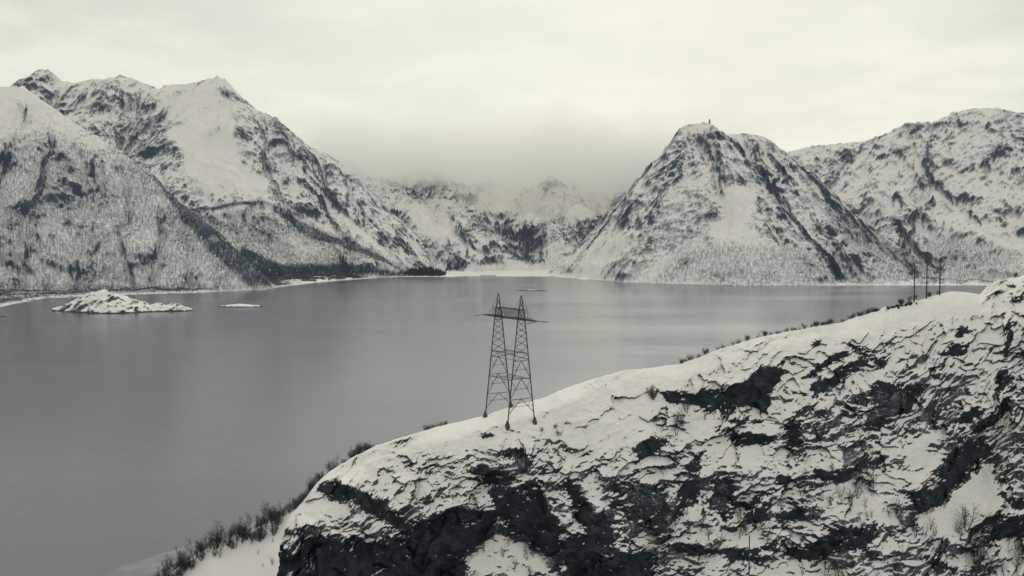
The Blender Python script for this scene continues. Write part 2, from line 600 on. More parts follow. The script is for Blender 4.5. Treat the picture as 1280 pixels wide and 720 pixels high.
Dm = mountain('mountain', 'steep pyramid mountain right of the fjord head with a small cairn on its summit', 620, 1260, 1.0, 2600, 4300, 520,
    [([(668, 350, 3500), (690, 338, 3500), (720, 312, 3520), (752, 280, 3540), (785, 248, 3560), (815, 210, 3580), (838, 180, 3600), (850, 160, 3600),
       (862, 155, 3600), (887, 153, 3600), (897, 163, 3610), (912, 168, 3620), (935, 167, 3630), (955, 171, 3630), (968, 179, 3630), (975, 188, 3620),
       (1000, 203, 3600), (1035, 235, 3500), (1070, 268, 3400), (1110, 300, 3250), (1150, 325, 3120), (1185, 347, 3020)], .74, 1000),
     ([(880, 155, 3600), (868, 210, 3380), (850, 270, 3150), (830, 330, 2950)], .85, 600),
     ([(975, 188, 3620), (985, 235, 3400), (960, 270, 3200), (930, 330, 2950)], .8, 600),
     ([(1020, 222, 3540), (1030, 270, 3300), (1040, 320, 3000)], .8, 500)],
    COAST_R,
    [([(905, 235), (950, 232), (935, 275), (905, 320), (890, 315), (900, 270)], .06, 9),
     ([(870, 175), (885, 160), (893, 180), (905, 205), (890, 225), (875, 200)], .70, 8),
     ([(845, 240), (890, 235), (893, 290), (840, 330), (800, 345), (800, 310)], .62, 16),
     ([(900, 222), (960, 222), (960, 232), (905, 230)], .8, 4),
     ([(925, 165), (970, 175), (970, 190), (930, 182)], .6, 5),
     ([(700, 330), (760, 290), (790, 300), (740, 345)], .12, 12),
     ([(780, 352), (800, 340), (1000, 345), (1150, 350), (1150, 358), (780, 358)], .6, 6)],
    seed=51, base_rock=.32, amp=24, gul=26, tilt=-.5,
    forest=[([(850, 300), (1000, 300), (1180, 335), (1180, 360), (790, 360)], .46, 20),
            ([(1000, 240), (1120, 300), (1180, 340), (1150, 345), (1060, 310)], .62, 10)], rough_top=5, xs=1.9)

Em = mountain('mountain', 'broad snowy massif filling the right side with scattered dark crags', 950, 1430, 1.0, 2620, 5000, 560,
    [([(950, 200, 4600), (985, 190, 4600), (1015, 183, 4600), (1050, 180, 4600), (1085, 176, 4550), (1110, 170, 4500), (1122, 160, 4450),
       (1135, 154, 4400), (1160, 153, 4400), (1180, 152, 4380), (1192, 141, 4340), (1215, 136, 4300), (1245, 135, 4300), (1262, 139, 4300), (1285, 148, 4250),
       (1330, 150, 4200), (1430, 130, 4200)], .55, 1700),
     ([(1135, 154, 4400), (1150, 215, 3900), (1190, 262, 3450), (1230, 292, 3150), (1262, 314, 2980), (1300, 345, 2860)], .7, 700),
     ([(1262, 140, 4300), (1275, 220, 3800), (1330, 280, 3300), (1400, 330, 3000)], .7, 700),
     ([(1050, 182, 4600), (1080, 240, 4000), (1120, 290, 3500), (1150, 330, 3150)], .6, 600)],
    COAST_R,
    [([(1230, 178), (1262, 180), (1262, 198), (1240, 198)], .9, 4),
     ([(1255, 142), (1275, 145), (1290, 175), (1262, 180), (1252, 165)], .62, 5),
     ([(1112, 188), (1140, 185), (1138, 195), (1118, 195)], .8, 4),
     ([(1130, 156), (1155, 154), (1160, 162), (1130, 166)], .6, 4),
     ([(1022, 195), (1050, 196), (1050, 208), (1025, 208)], .75, 4),
     ([(1182, 208), (1200, 206), (1196, 214)], .8, 3),
     ([(1238, 262), (1265, 262), (1262, 270), (1240, 270)], .9, 3),
     ([(1262, 218), (1290, 215), (1290, 235), (1268, 232)], .8, 4),
     ([(1210, 280), (1260, 290), (1290, 315), (1250, 310)], .05, 6)],
    seed=67, base_rock=.15, amp=38, gul=20, tilt=.5, ledge=(45, 18),
    forest=[([(1150, 290), (1200, 290), (1300, 335), (1300, 360), (1150, 360)], .42, 14)], rough_top=7)


# ------------------------------------------------------------------ skerries in the fjord
def skerry(label, uc, v_near, half_w, hgt, profile, depth=.45, seed=0):
    a, bb = rayab(uc, v_near)
    D = -CAM_H / bb
    W = half_w * D / FPX
    n, m_ = 70, 220
    s = np.linspace(-1, 1, m_)
    t = np.linspace(-1, 1, n)
    S, T = np.meshgrid(s, t)
    px = np.array(profile, float)
    H = np.interp(S, px[:, 0], px[:, 1]) * hgt
    wid = np.interp(S, px[:, 0], px[:, 2])
    Y = D + W * depth + T * W * depth
    X = a * Y + S * W
    r = np.abs(T) / np.maximum(wid, .02)
    Z = H * (1 - r ** 1.7) + ((ridged(X / 34, Y / 26, 5, seed) - .2) * hgt * .22 + fbm(X / 5, Y / 5, 3, seed + 3) * .5) * (1 - .5 * r) - .3
    Z = np.where(wid < .03, -2, Z)
    Z = np.maximum(Z, -2.5)
    gz = np.abs(np.gradient(Z, axis=0) / (W * depth * 2 / n)) + np.abs(np.gradient(Z, axis=1) / (2 * W / m_))
    rock = .20 + .35 * (gz - .45) + .75 * fbm(X / 20, Y / 16, 5, seed + 8, .62)
    rock = np.where(Z < 1.8 + 1.6 * fbm(X / 6, Y / 6, 2, seed + 12), .9, rock)
    me = grid_mesh('islet', X, Y, Z, {'rock': np.clip(rock, 0, 1), 'tone': np.full(X.shape, .1)})
    return tag(link('islet', me, M_IS), label, 'islet', kind='structure')


skerry('larger humped snow covered islet off the left shore', 153, 392, 92, 37,
       [(-1, .05, .15), (-.85, .18, .35), (-.7, .45, .6), (-.45, .85, .95), (-.25, 1, 1), (-.05, .8, 1), (.2, .45, .8), (.4, .25, .5), (.5, .32, .4), (.62, .22, .42), (.75, .30, .35), (.88, .15, .25), (1, 0, .1)], .55, 3)
skerry('small low snow covered islet beside the larger one', 300, 384.5, 29, 6,
       [(-1, .1, .2), (-.5, .6, .7), (0, 1, .9), (.4, .7, .8), (.8, .5, .4), (1, .1, .1)], .5, 5)
skerry('tiny low skerry in the middle of the fjord beyond the pylon', 664, 363.5, 19, 3.2,
       [(-1, .25, .1), (-.6, .4, .15), (-.3, .6, .5), (0, 1, .9), (.25, .9, .7), (.5, .5, .25), (1, .25, .1)], .3, 8)
skerry('flat snowy point reaching in from the left edge', -20, 397, 30, 4,
       [(-1, .5, .6), (0, 1, .9), (.6, .6, .6), (1, .1, .1)], .5, 9)


# ------------------------------------------------------------------ foreground hill
def solve_relief(Gv, dv, du, w):
    H, W = Gv.shape
    # unknown rows 1..H-1 below a fixed row 0; Gv[i] is the wanted step between rows i-1 and i
    n = H - 1
    T = np.zeros((n, n))
    for i in range(n):
        T[i, i] = 2 if i < n - 1 else 1
        if i:
            T[i, i - 1] = T[i - 1, i] = -1
    ev, Q = np.linalg.eigh(T / dv ** 2)
    g = Gv[1:] / dv
    rhs = g.copy()
    rhs[:-1] -= g[1:]
    k = np.arange(W)
    C = np.cos(np.pi * (k[:, None] + .5) * k[None] / W) * math.sqrt(2 / W)
    C[:, 0] /= math.sqrt(2)
    lam = (2 - 2 * np.cos(np.pi * k / W)) / du ** 2
    F = Q.T @ rhs @ C
    F /= ev[:, None] + w * lam[None]
    phi = Q @ F @ C.T
    return np.vstack([np.zeros((1, W)), phi])


DU, DV = 1.0, .8
RIDGE = np.array([(345, 668), (352, 655), (360, 642), (378, 625), (395, 604), (410, 590), (440, 572), (470, 557), (520, 541), (560, 530), (605, 520), (640, 507.5),
    (680, 497), (710, 484), (740, 474), (780, 463), (820, 459), (850, 455), (875, 446), (900, 436), (950, 421), (1000, 412), (1050, 403), (1085, 392), (1110, 386),
    (1135, 381), (1150, 375), (1165, 370), (1190, 364), (1212, 366), (1225, 368), (1236, 356), (1250, 350), (1268, 347), (1280, 344), (1330, 335), (1410, 330)], float)
RDEP = np.array([(345, 170), (400, 178), (470, 196), (560, 215), (605, 221), (640, 225), (740, 238), (850, 250), (1000, 270), (1100, 290), (1190, 312), (1225, 315), (1290, 312), (1410, 306)], float)

u = np.arange(345, 1410 + DU, DU)
vp = np.arange(0, 430, DV)
U, VP = np.meshgrid(u, vp)
vr = np.interp(u, RIDGE[:, 0], RIDGE[:, 1]) + 1.3 * fbm(u / 17, u * 0, 3, 5)
crag = sst(1096, 1104, u) * sst(1150, 1142, u) + sst(1230, 1240, u)
vr = vr - np.where(u > 1200, .25, 1) * crag * (2.5 + 5 * fbm(u / 7, u * 0, 3, 15, .6))
vrs = np.convolve(np.pad(vr, 20, mode='edge'), np.ones(41) / 41, 'valid')
V = VP + vr[None] + (vrs - vr)[None] * sst(0, 30, VP)
edge_n = 5 * fbm(V / 14, V * 0, 4, 6) + np.interp(V, [640, 656, 690, 720, 760], [6, 9, 5, 0, -6])
U = U + edge_n * np.exp(-(U - 345) / 30)
wu = fbm(U / 34, V / 24, 4, 71, .6)
wv = fbm(U / 34, V / 24, 4, 77, .6)
UW, VW = U + wu * 13, V + wv * 9

ROCKS = [  # dark bare faces: outline, strength
    ([(397, 605), (420, 600), (447, 613), (480, 623), (500, 640), (513, 667), (493, 665), (473, 647), (457, 637), (440, 627), (413, 627)], 1),
    ([(340, 690), (387, 673), (433, 667), (467, 677), (513, 667), (530, 647), (570, 653), (580, 693), (590, 800), (340, 800)], 1),
    ([(623, 567), (650, 561), (668, 575), (655, 594), (640, 577)], 1),
    ([(600, 580), (617, 590), (640, 593), (650, 603), (633, 608), (613, 607), (597, 590)], 1),
    ([(608, 607), (650, 605), (673, 600), (680, 627), (697, 647), (705, 675), (729, 667), (703, 600), (722, 604), (740, 637), (762, 641), (768, 680), (787, 693), (820, 690), (817, 800), (723, 800), (707, 700), (683, 699), (660, 684), (640, 660), (618, 635)], 1),
    ([(540, 647), (573, 637), (620, 640), (620, 670), (587, 690), (573, 710), (540, 715)], .9),
    ([(793, 557), (817, 545), (839, 560), (807, 569), (796, 570)], 1),
    ([(760, 610), (795, 600), (830, 612), (838, 640), (800, 650), (765, 640)], .62),
    ([(855, 497), (877, 489), (907, 485), (940, 467), (957, 460), (978, 457), (970, 482), (957, 512), (940, 510), (922, 509), (905, 518), (887, 516), (870, 510)], 1),
    ([(822, 488), (845, 486), (858, 497), (850, 504), (835, 500)], 1),
    ([(998, 474), (1020, 456), (1040, 447), (1060, 440), (1062, 446), (1035, 461), (1005, 474)], 1),
    ([(1040, 484), (1047, 460), (1065, 450), (1085, 445), (1082, 453), (1070, 463), (1048, 478)], 1),
    ([(1012, 497), (1015, 482), (1037, 471), (1043, 480), (1020, 496)], 1),
    ([(1083, 443), (1112, 451), (1104, 459), (1085, 451)], 1),
    ([(1055, 424), (1077, 434), (1092, 437), (1074, 440), (1060, 432)], 1),
    ([(905, 534), (940, 543), (977, 544), (968, 554), (922, 557), (908, 543)], 1),
    ([(908, 522), (940, 528), (958, 530), (955, 536), (915, 530)], .9),
    ([(983, 530), (1002, 525), (1001, 556), (984, 562)], 1),
    ([(1085, 485), (1110, 478), (1145, 480), (1158, 482), (1150, 498), (1135, 516), (1115, 522), (1102, 537), (1077, 537), (1090, 510)], .95),
    ([(1182, 441), (1195, 430), (1212, 428), (1201, 444), (1187, 447)], 1),
    ([(1195, 419), (1205, 408), (1212, 412), (1202, 421)], 1),
    ([(1265, 395), (1268, 420), (1263, 444), (1256, 444), (1256, 428), (1261, 408)], 1),
    ([(1256, 453), (1262, 472), (1249, 497), (1240, 480)], 1),
    ([(1255, 503), (1262, 512), (1245, 537), (1212, 542), (1235, 518)], 1),
    ([(1185, 531), (1222, 510), (1227, 517), (1202, 534)], 1),
    ([(1180, 572), (1200, 558), (1232, 543), (1238, 565), (1220, 583), (1200, 607), (1190, 617), (1180, 627), (1157, 635), (1147, 642), (1132, 624), (1140, 612), (1165, 615), (1180, 597), (1162, 593)], 1),
    ([(1010, 583), (1025, 587), (1052, 588), (1075, 588), (1062, 598), (1040, 602), (1025, 598)], 1),
    ([(1050, 555), (1078, 553), (1085, 588), (1055, 588)], .7),
    ([(1040, 662), (1062, 660), (1092, 658), (1087, 689), (1055, 689), (1040, 690)], .95),
    ([(988, 688), (1030, 673), (1066, 665), (1050, 689), (1030, 698), (1000, 699)], 1),
    ([(1243, 640), (1290, 647), (1290, 677), (1240, 672)], .95),
    ([(1253, 618), (1290, 627), (1290, 642), (1265, 634)], 1),
    ([(1158, 694), (1200, 714), (1168, 716)], 1),
    ([(893, 597), (912, 603), (917, 622), (930, 630), (917, 652), (903, 649), (888, 637)], .95),
    ([(920, 656), (950, 633), (967, 630), (957, 647), (940, 662)], 1),
    ([(925, 631), (950, 614), (979, 609), (957, 623), (932, 643)], .95),
    ([(968, 597), (992, 600), (980, 611)], 1),
    ([(857, 580), (884, 565), (871, 596), (863, 592)], 1),
    ([(847, 605), (866, 598), (873, 615), (855, 639), (848, 627)], .95),
    ([(970, 640), (1002, 638), (997, 651), (973, 651)], 1),
    ([(948, 682), (970, 675), (972, 692), (953, 689)], 1),
    ([(905, 683), (950, 685), (948, 702), (913, 702)], .9),
    ([(840, 672), (860, 680), (907, 692), (885, 696), (860, 692), (840, 692)], .95),
    ([(597, 543), (606, 540), (618, 542), (612, 546), (600, 547)], 1),
    ([(763, 499), (777, 498), (774, 503), (766, 503)], 1),
    ([(1013, 428), (1028, 425), (1026, 431), (1016, 433)], .9),
    ([(1232, 350), (1262, 347), (1290, 345), (1290, 375), (1270, 380), (1240, 365)], .55),
    ([(1292, 380), (1360, 400), (1380, 520), (1320, 600), (1290, 500)], .7),
    ([(1096, 376), (1125, 368), (1150, 366), (1150, 379), (1120, 388), (1100, 394)], .62),
]
DENS = [  # how broken the snow cover is: outline, value, softness
    ([(360, 640), (410, 595), (560, 533), (700, 490), (860, 457), (1050, 405), (1190, 366), (1228, 372), (1225, 400), (1060, 428), (940, 450), (850, 475), (770, 520), (650, 545), (560, 565), (480, 585), (420, 600)], .06, 8),
    ([(640, 510), (830, 465), (850, 480), (800, 535), (760, 560), (660, 555), (560, 560), (560, 540)], .13, 12),
    ([(880, 455), (1060, 425), (1200, 395), (1230, 400), (1230, 500), (1100, 480), (980, 455), (880, 480)], .34, 12),
    ([(440, 580), (560, 560), (620, 600), (600, 640), (510, 640), (460, 610)], .42, 14),
    ([(355, 690), (365, 640), (400, 625), (450, 640), (500, 668), (430, 666), (380, 674)], .20, 6),
    ([(345, 660), (620, 630), (840, 600), (850, 800), (340, 800)], .60, 10),
    ([(560, 800), (575, 710), (600, 690), (620, 655), (640, 665), (680, 700), (705, 720), (705, 800)], .10, 5),
    ([(678, 605), (705, 612), (730, 665), (715, 672), (697, 655), (682, 630)], .18, 4),
    ([(725, 605), (745, 605), (765, 640), (745, 640)], .15, 3),
    ([(780, 560), (1000, 500), (1230, 500), (1290, 560), (1290, 800), (840, 800), (840, 640)], .40, 18),
    ([(1228, 580), (1245, 605), (1255, 625), (1240, 642), (1225, 658), (1205, 675), (1150, 668), (1157, 645), (1190, 622), (1207, 600)], .0, 4),
    ([(975, 475), (998, 480), (1000, 520), (985, 530), (965, 510)], .32, 5),
    ([(905, 557), (925, 560), (960, 556), (985, 565), (980, 585), (900, 585), (860, 560), (855, 510), (885, 518)], .16, 7),
    ([(910, 545), (935, 533), (975, 533), (978, 543), (940, 541)], .02, 3),
    ([(1138, 540), (1180, 540), (1180, 590), (1160, 595), (1145, 620), (1135, 600)], .06, 6),
    ([(1000, 605), (1060, 600), (1090, 590), (1135, 590), (1130, 650), (1010, 660)], .26, 8),
    ([(940, 700), (1000, 705), (1040, 700), (1060, 800), (940, 800)], .16, 6),
    ([(860, 655), (890, 655), (930, 665), (960, 670), (940, 680), (870, 675)], .05, 5),
    ([(1230, 380), (1256, 395), (1256, 440), (1235, 500), (1225, 400)], .30, 7),
    ([(1268, 400), (1410, 400), (1410, 600), (1262, 600), (1262, 520)], .46, 6),
]
rho = np.full(U.shape, .40, np.float32)
for poly, val, soft in DENS:
    k = sst(-soft, soft, inpoly(UW, VW, poly))
    rho = rho * (1 - k) + val * k
# ledges that climb gently to the right, blocky where broken
wb = fbm(U / 90, V / 70, 3, 79)
ang = -.42 + 0 * U
ur = U * math.cos(-.42) + V * math.sin(-.42)
vq = -U * math.sin(-.42) + V * math.cos(-.42)
vq = vq + 34 * wb + .55 * np.maximum(0, U - 1130) * sst(1130, 1200, U) - .30 * np.maximum(0, 560 - U)
led = fbm(ur / 22 + wu * .9, vq / 7.5 + wv * .9, 4, 81, .62)
led2 = fbm(ur / 8.5 + wu, vq / 3.0 + wv, 3, 84, .6)
f1, f21, cell = voro(ur / 15 + wu * .9, vq / 8 + wv * .9, 3)
f1b, f21b, cellb = voro(ur / 6.0 + wu, vq / 3.4 + wv, 8)
fine = fbm(U / 2.6, V / 1.8, 3, 90, .65)
mf = rho + .07 + .46 * led + .34 * led2 + .24 * (cell - .5) + .20 * (cellb - .5) + .24 * fine
mf = mf + .10 * sst(.14, .0, f21) * (rho > .12)
base = sst(.50, .62, mf)
paint = np.zeros(U.shape, np.float32)
ragged = (cellb - .5) * 5.5 + (cell - .5) * 7 + 9 * fine + 10 * led2 + 6 * led
for poly, val in ROCKS:
    area = (max(p[0] for p in poly) - min(p[0] for p in poly)) * (max(p[1] for p in poly) - min(p[1] for p in poly))
    kq = .32 if area < 450 else (.42 if area < 1500 else .5)
    sd = inpoly(UW, VW, poly) + ragged * kq + .5
    paint = np.maximum(paint, sst(-1.2, 1.2, sd) * val)
ledge_snow = sst(.235, .34, .60 * fbm(ur / 12 + wu, vq / 2.8 + wv, 3, 95, .62) + .30 * fine + .16 * (cellb - .5) + .10 * (cell - .5) + .16 * fbm(U / 40, V / 30, 2, 99) + .035)
paint = paint * (1 - .94 * ledge_snow)
Mk = np.maximum(base, paint)
top = sst(0, 5, VP)
Mk = Mk * np.maximum(top, np.clip(crag, 0, 1)[None])

c_snow = 2.3 - 1.0 * sst(10, 120, VP) + .35 * wu
c_snow = c_snow + 13 * sst(24, 8, VP) * sst(520, 590, U) * sst(760, 690, U) + 1.5 * sst(26, 6, VP)
c_rock = .10 + .35 * (cell - .5)
c = c_snow * (1 - Mk) + c_rock * Mk
tt = -rayab(U, V)[1]
dt = np.zeros_like(tt)
dt[1:] = tt[1:] - tt[:-1]
Gv = -dt * c / (1 + c * tt)
phi = solve_relief(Gv, DV, DU, .22)
Lr = np.log(np.interp(u, RDEP[:, 0], RDEP[:, 1]))
kk = np.ones(25) / 25
Lr = np.convolve(np.pad(Lr, 12, mode='edge'), kk, 'valid')
L = Lr[None] + phi
env = sst(0, 14, VP)
L = L + env * (.0080 * fbm(U / 60, V / 42, 4, 101, .55) + .0008 * fbm(U / 9, V / 6, 3, 104, .5))
# slabs and blocks: tilted planes at three sizes, strong where the ground is broken
stg = np.clip(1.65 * (rho - .05) * (1 - .25 * paint) + .15 * paint, 0, 1.05) * env * np.clip(.85 + .9 * fbm(U / 70, V / 50, 2, 109), .3, 1.3)
wl = 2.2 * fbm(U / 9, V / 9, 2, 107)
p1, s1_, e1_ = facets((ur + wl) / 66 + .25 * wu, (vq + wl) / 44 + .25 * wv, 5)
p2, s2_, e2_ = facets((ur + wl) / 27 + .15 * wu, (vq + wl) / 17 + .15 * wv, 12)
p3, s3_, e3_ = facets((ur + .5 * wl) / 11.5, (vq + .5 * wl) / 7.0, 19)
L = L + stg * (.0250 * p1 + .0130 * s1_ + .0120 * p2 + .0070 * s2_ + .0042 * p3 + .0018 * s3_)
D = np.exp(L)
a_, b_ = rayab(U, V)
X, Y, Z = a_ * D, D, CAM_H + b_ * D
pu_ = np.stack([np.gradient(q, axis=1) for q in (X, Y, Z)])
pv_ = np.stack([np.gradient(q, axis=0) for q in (X, Y, Z)])
nrm = np.cross(pv_, pu_, axis=0)
nz = nrm[2] / (np.linalg.norm(nrm, axis=0) + 1e-9)
nzs = .55 * nz + .45 * blur(nz, 1)
patchy = fbm(U / 46, V / 30, 3, 111, .55)
score = .5 + 1.6 * (.37 - nzs) + .85 * (paint - .10) * (1 - .6 * ledge_snow) + .50 * (rho - .38) + .22 * fine + .06 * led2 + .32 * patchy
rock = sst(.34, .64, score)
rock = rock * np.maximum(sst(0, 4, VP), np.clip(crag, 0, 1)[None])
print('rock share', float(rock.mean()))
# frosted slabs
tone = .46 + .35 * fbm(U / 26, V / 30, 4, 120, .6) + .12 * fbm(U / 1.5, V / 16, 2, 123) - .42 * sst(.2, .8, blur(paint, 2))
for poly, val in [([(1050, 555), (1078, 553), (1085, 588), (1050, 590), (1005, 585), (1010, 560)], .55),
                  ([(765, 604), (800, 600), (832, 614), (836, 640), (785, 646)], .42),
                  ([(1180, 480), (1150, 490), (1120, 530), (1080, 530), (1090, 490)], .45),
                  ([(720, 610), (745, 605), (770, 640), (765, 660), (745, 650)], .5), ([(640, 565), (668, 570), (655, 596), (600, 595), (600, 580)], .5),
                  ([(890, 595), (915, 605), (915, 650), (890, 640)], .4), ([(1240, 350), (1290, 345), (1290, 375), (1250, 370)], .5)]:
    tone = np.maximum(tone, sst(-9, 9, inpoly(UW + 20 * led, VW + 12 * led2, poly)) * (val + .35 * led))
# dead grass and heather pushing through thin snow
tuft = sst(.22, .46, fbm(U / 2.0, V / 3.4, 2, 130) * (.55 + .9 * fbm(U / 45, V / 30, 3, 133)) + .07)
rock = np.maximum(rock, .50 * tuft * env)

# far side of the crest, falling to the fjord
nb = 46
s = np.linspace(0, 1, nb)[1:] ** 1.5 * 260
t0 = -rayab(u, vr)[1]
hx = X[0] / Y[0]
Xb, Yb, Zb, Rb, Tb = [], [], [], [], []
for sk in s[::-1]:
    drop = (t0 + .05) * sk + np.minimum(.9, sk / 60) * .42 * sk
    yy = Y[0] + sk
    xx = hx * Y[0] + hx * sk
    zz = Z[0] - drop - 1.2 * min(1, sk / 12) * (1 + fbm(xx / 15, yy / 15, 3, 140))
    Xb.append(xx); Yb.append(yy); Zb.append(np.maximum(zz, -6))
    Rb.append(.30 + .6 * fbm(xx / 4, yy / 4, 4, 143)); Tb.append(np.full(u.shape, .1))
# foot of the face, running on down towards the camera side
Xf, Yf, Zf, Rf, Tf = [], [], [], [], []
for k in range(1, 24):
    q = k / 23
    yy = Y[-1] - 60 * q
    zz = Z[-1] * (1 - q) - 8 * q
    Xf.append(X[-1] * (yy / Y[-1])); Yf.append(yy); Zf.append(zz + 1.5 * fbm(X[-1] / 9, yy / 9, 3, 150) * (1 - q))
    Rf.append(.3 + .6 * fbm(X[-1] / 3, yy / 3, 3, 152)); Tf.append(np.full(u.shape, .1))
GX = np.vstack([np.array(Xb), X, np.array(Xf)])
GY = np.vstack([np.array(Yb), Y, np.array(Yf)])
GZ = np.vstack([np.array(Zb), Z, np.array(Zf)])
GR = np.clip(np.vstack([np.array(Rb), rock, np.array(Rf)]), 0, 1)
GT = np.clip(np.vstack([np.array(Tb), tone, np.array(Tf)]), 0, 1)
# left end wraps round into the hill
ns = 30
sx = (np.linspace(1, 0, ns + 1)[:-1]) ** 1.3
ex = GX[:, :1]; ey = GY[:, :1]; ez = GZ[:, :1]
LX = ex + sx[None] * 22 * .02 + (ex / ey) * sx[None] * 55 + 1.2 * np.sin(sx[None] * 9) * 0
LX = LX + 10 * sx[None]
LY = ey + sx[None] * 55 + np.zeros_like(ex)
LZ = ez - sx[None] * 6 + 0 * LX
s_tot = np.maximum(LY - Y[0, 0], 0)
back_z = Z[0, 0] - (t0[0] + .05) * s_tot - np.minimum(.9, s_tot / 60) * .42 * s_tot - 1.2 * np.minimum(1, s_tot / 12)
LZ = np.minimum(LZ, back_z + .5 * fbm(LX / 6, LY / 6, 3, 155))
LR = np.clip(.75 + .5 * fbm(LY / 3, LZ / 2, 4, 160), 0, 1)
GX = np.hstack([LX, GX]); GY = np.hstack([LY, GY]); GZ = np.hstack([LZ, GZ])
GR = np.hstack([LR, GR]); GT = np.hstack([np.full(LR.shape, .1), GT])
me = grid_mesh('hill', GX, GY, GZ, {'rock': GR, 'tone': GT}, flip=True)
tag(link('hill', me, M_FG), 'craggy snow covered hill in front with dark bare rock faces', 'hill', kind='structure')
FG = dict(U0=345, DU=DU, DV=DV, X=X, Y=Y, Z=Z, vr=vr, u=u)


def on_face(pu, pv):
    """point of the hill seen at a photo position"""
    j = int(round((pu - 345) / DU))
    j = max(0, min(len(u) - 1, j))
    i = int(round((pv - vr[j]) / DV))
    i = max(0, min(len(vp) - 1, i))
    return Vector((X[i, j], Y[i, j], Z[i, j])), Mk[i, j]


def behind_crest(pu, s_):
    j = max(0, min(len(u) - 1, int(round((pu - 345) / DU))))
    drop = (t0[j] + .05) * s_ + min(.9, s_ / 60) * .42 * s_ + 1.2 * min(1, s_ / 12)
    return Vector((hx[j] * (Y[0, j] + s_), Y[0, j] + s_, Z[0, j] - drop))


# lower snow slope behind the left end of the cliff
u2 = np.arange(90, 430, 2.0)
v2 = np.arange(0, 170, 2.0)
R2 = np.array([(90, 800), (150, 762), (200, 727), (232, 702), (262, 684), (300, 668), (350, 648), (380, 630), (430, 600)], float)
D2 = np.array([(90, 190), (200, 205), (300, 213), (350, 216), (430, 222)], float)
UU, VV = np.meshgrid(u2, v2)
r2 = np.interp(u2, R2[:, 0], R2[:, 1])
VV2 = VV + r2[None]
t2 = -rayab(UU, VV2)[1]
dt2 = np.zeros_like(t2); dt2[1:] = t2[1:] - t2[:-1]
c2 = 1.5
L2 = np.log(np.interp(u2, D2[:, 0], D2[:, 1]))[None] + np.cumsum(-dt2 * c2 / (1 + c2 * t2), 0)
DD2 = np.exp(L2 + .003 * fbm(UU / 50, VV2 / 40, 3, 170) * sst(0, 20, VV))
a2, b2 = rayab(UU, VV2)
X2, Y2, Z2 = a2 * DD2, DD2, CAM_H + b2 * DD2
Xb, Yb, Zb, Rb = [], [], [], []
h2 = X2[0] / Y2[0]
tt2 = -b2[0]
for sk in (np.linspace(0, 1, 40)[1:] ** 1.4 * 190)[::-1]:
    yy = Y2[0] + sk
    drop = (tt2 + .10) * sk + min(.9, sk / 50) * .22 * sk
    Xb.append(h2 * yy); Yb.append(yy); Zb.append(np.maximum(Z2[0] - drop, -4 + 0 * yy))
    Rb.append(.25 + .5 * fbm(h2 * yy / 4, yy / 4, 3, 174))
R2m = .05 + .25 * sst(.2, .5, fbm(UU / 5, VV2 / 5, 3, 176))
me = grid_mesh('hill', np.vstack([Xb, X2]), np.vstack([Yb, Y2]), np.vstack([Zb, Z2]),
               {'rock': np.clip(np.vstack([Rb, R2m]), 0, 1), 'tone': np.full((len(Xb) + len(v2), len(u2)), .1)}, flip=True)
tag(link('hill', me, M_FG), 'smooth low snow slope left of the dark cliff, edged with birches', 'hill', kind='structure')


def on_low(pu, s_):
    j = max(0, min(len(u2) - 1, int(round((pu - 90) / 2))))
    if s_ >= 0:
        drop = (tt2[j] + .10) * s_ + min(.9, s_ / 50) * .22 * s_
        return Vector((h2[j] * (Y2[0, j] + s_), Y2[0, j] + s_, Z2[0, j] - drop))
    i = min(len(v2) - 1, int(-s_ / 2))
    return Vector((X2[i, j], Y2[i, j], Z2[i, j]))


# ------------------------------------------------------------------ bars and tubes
def frame_of(d):
    d = d.normalized()
    a = Vector((0, 0, 1)) if abs(d.z) < .9 else Vector((1, 0, 0))
    s1 = d.cross(a).normalized()
    return s1, d.cross(s1).normalized()


class MB:
    def __init__(self):
        self.v = []
        self.f = []

    def tube(self, p, q, r0, r1=None, n=4):
        p, q = Vector(p), Vector(q)
        r1 = r0 if r1 is None else r1
        s1, s2 = frame_of(q - p)
        k = len(self.v)
        for c, r in ((p, r0), (q, r1)):
            for i in range(n):
                t = 2 * math.pi * (i + .5) / n
                self.v.append(tuple(c + s1 * (r * math.cos(t)) + s2 * (r * math.sin(t))))
        for i in range(n):
            j = (i + 1) % n
            self.f.append((k + i, k + j, k + n + j, k + n + i))
        self.f.append(tuple(k + i for i in range(n))[::-1])
        self.f.append(tuple(k + n + i for i in range(n)))
        return self

    def path(self, pts, rs, n=3):
        k = len(self.v)
        m_ = len(pts)
        for i, (p, r) in enumerate(zip(pts, rs)):
            d = (pts[min(i + 1, m_ - 1)] - pts[max(i - 1, 0)])
            s1, s2 = frame_of(d)
            for j in range(n):
                t = 2 * math.pi * j / n
                self.v.append(tuple(p + s1 * (r * math.cos(t)) + s2 * (r * math.sin(t))))
        for i in range(m_ - 1):
            for j in range(n):
                a, b2_ = k + i * n + j, k + i * n + (j + 1) % n
                self.f.append((a, b2_, b2_ + n, a + n))
        return self

    def lathe(self, c, prof, n=10):
        c = Vector(c)
        k = len(self.v)
        for r, z in prof:
            for j in range(n):
                t = 2 * math.pi * j / n
                self.v.append((c.x + r * math.cos(t), c.y + r * math.sin(t), c.z + z))
        for i in range(len(prof) - 1):
            for j in range(n):
                a, b2_ = k + i * n + j, k + i * n + (j + 1) % n
                self.f.append((a, b2_, b2_ + n, a + n))
        self.f.append(tuple(k + j for j in range(n))[::-1])
        self.f.append(tuple(k + (len(prof) - 1) * n + j for j in range(n)))
        return self

    def mesh(self, name):
        me = bpy.data.meshes.new(name)
        me.from_pydata(self.v, [], self.f)
        me.update()
        return me

    def build(self, name, mat, parent=None):
        return link(name, self.mesh(name), mat, parent)


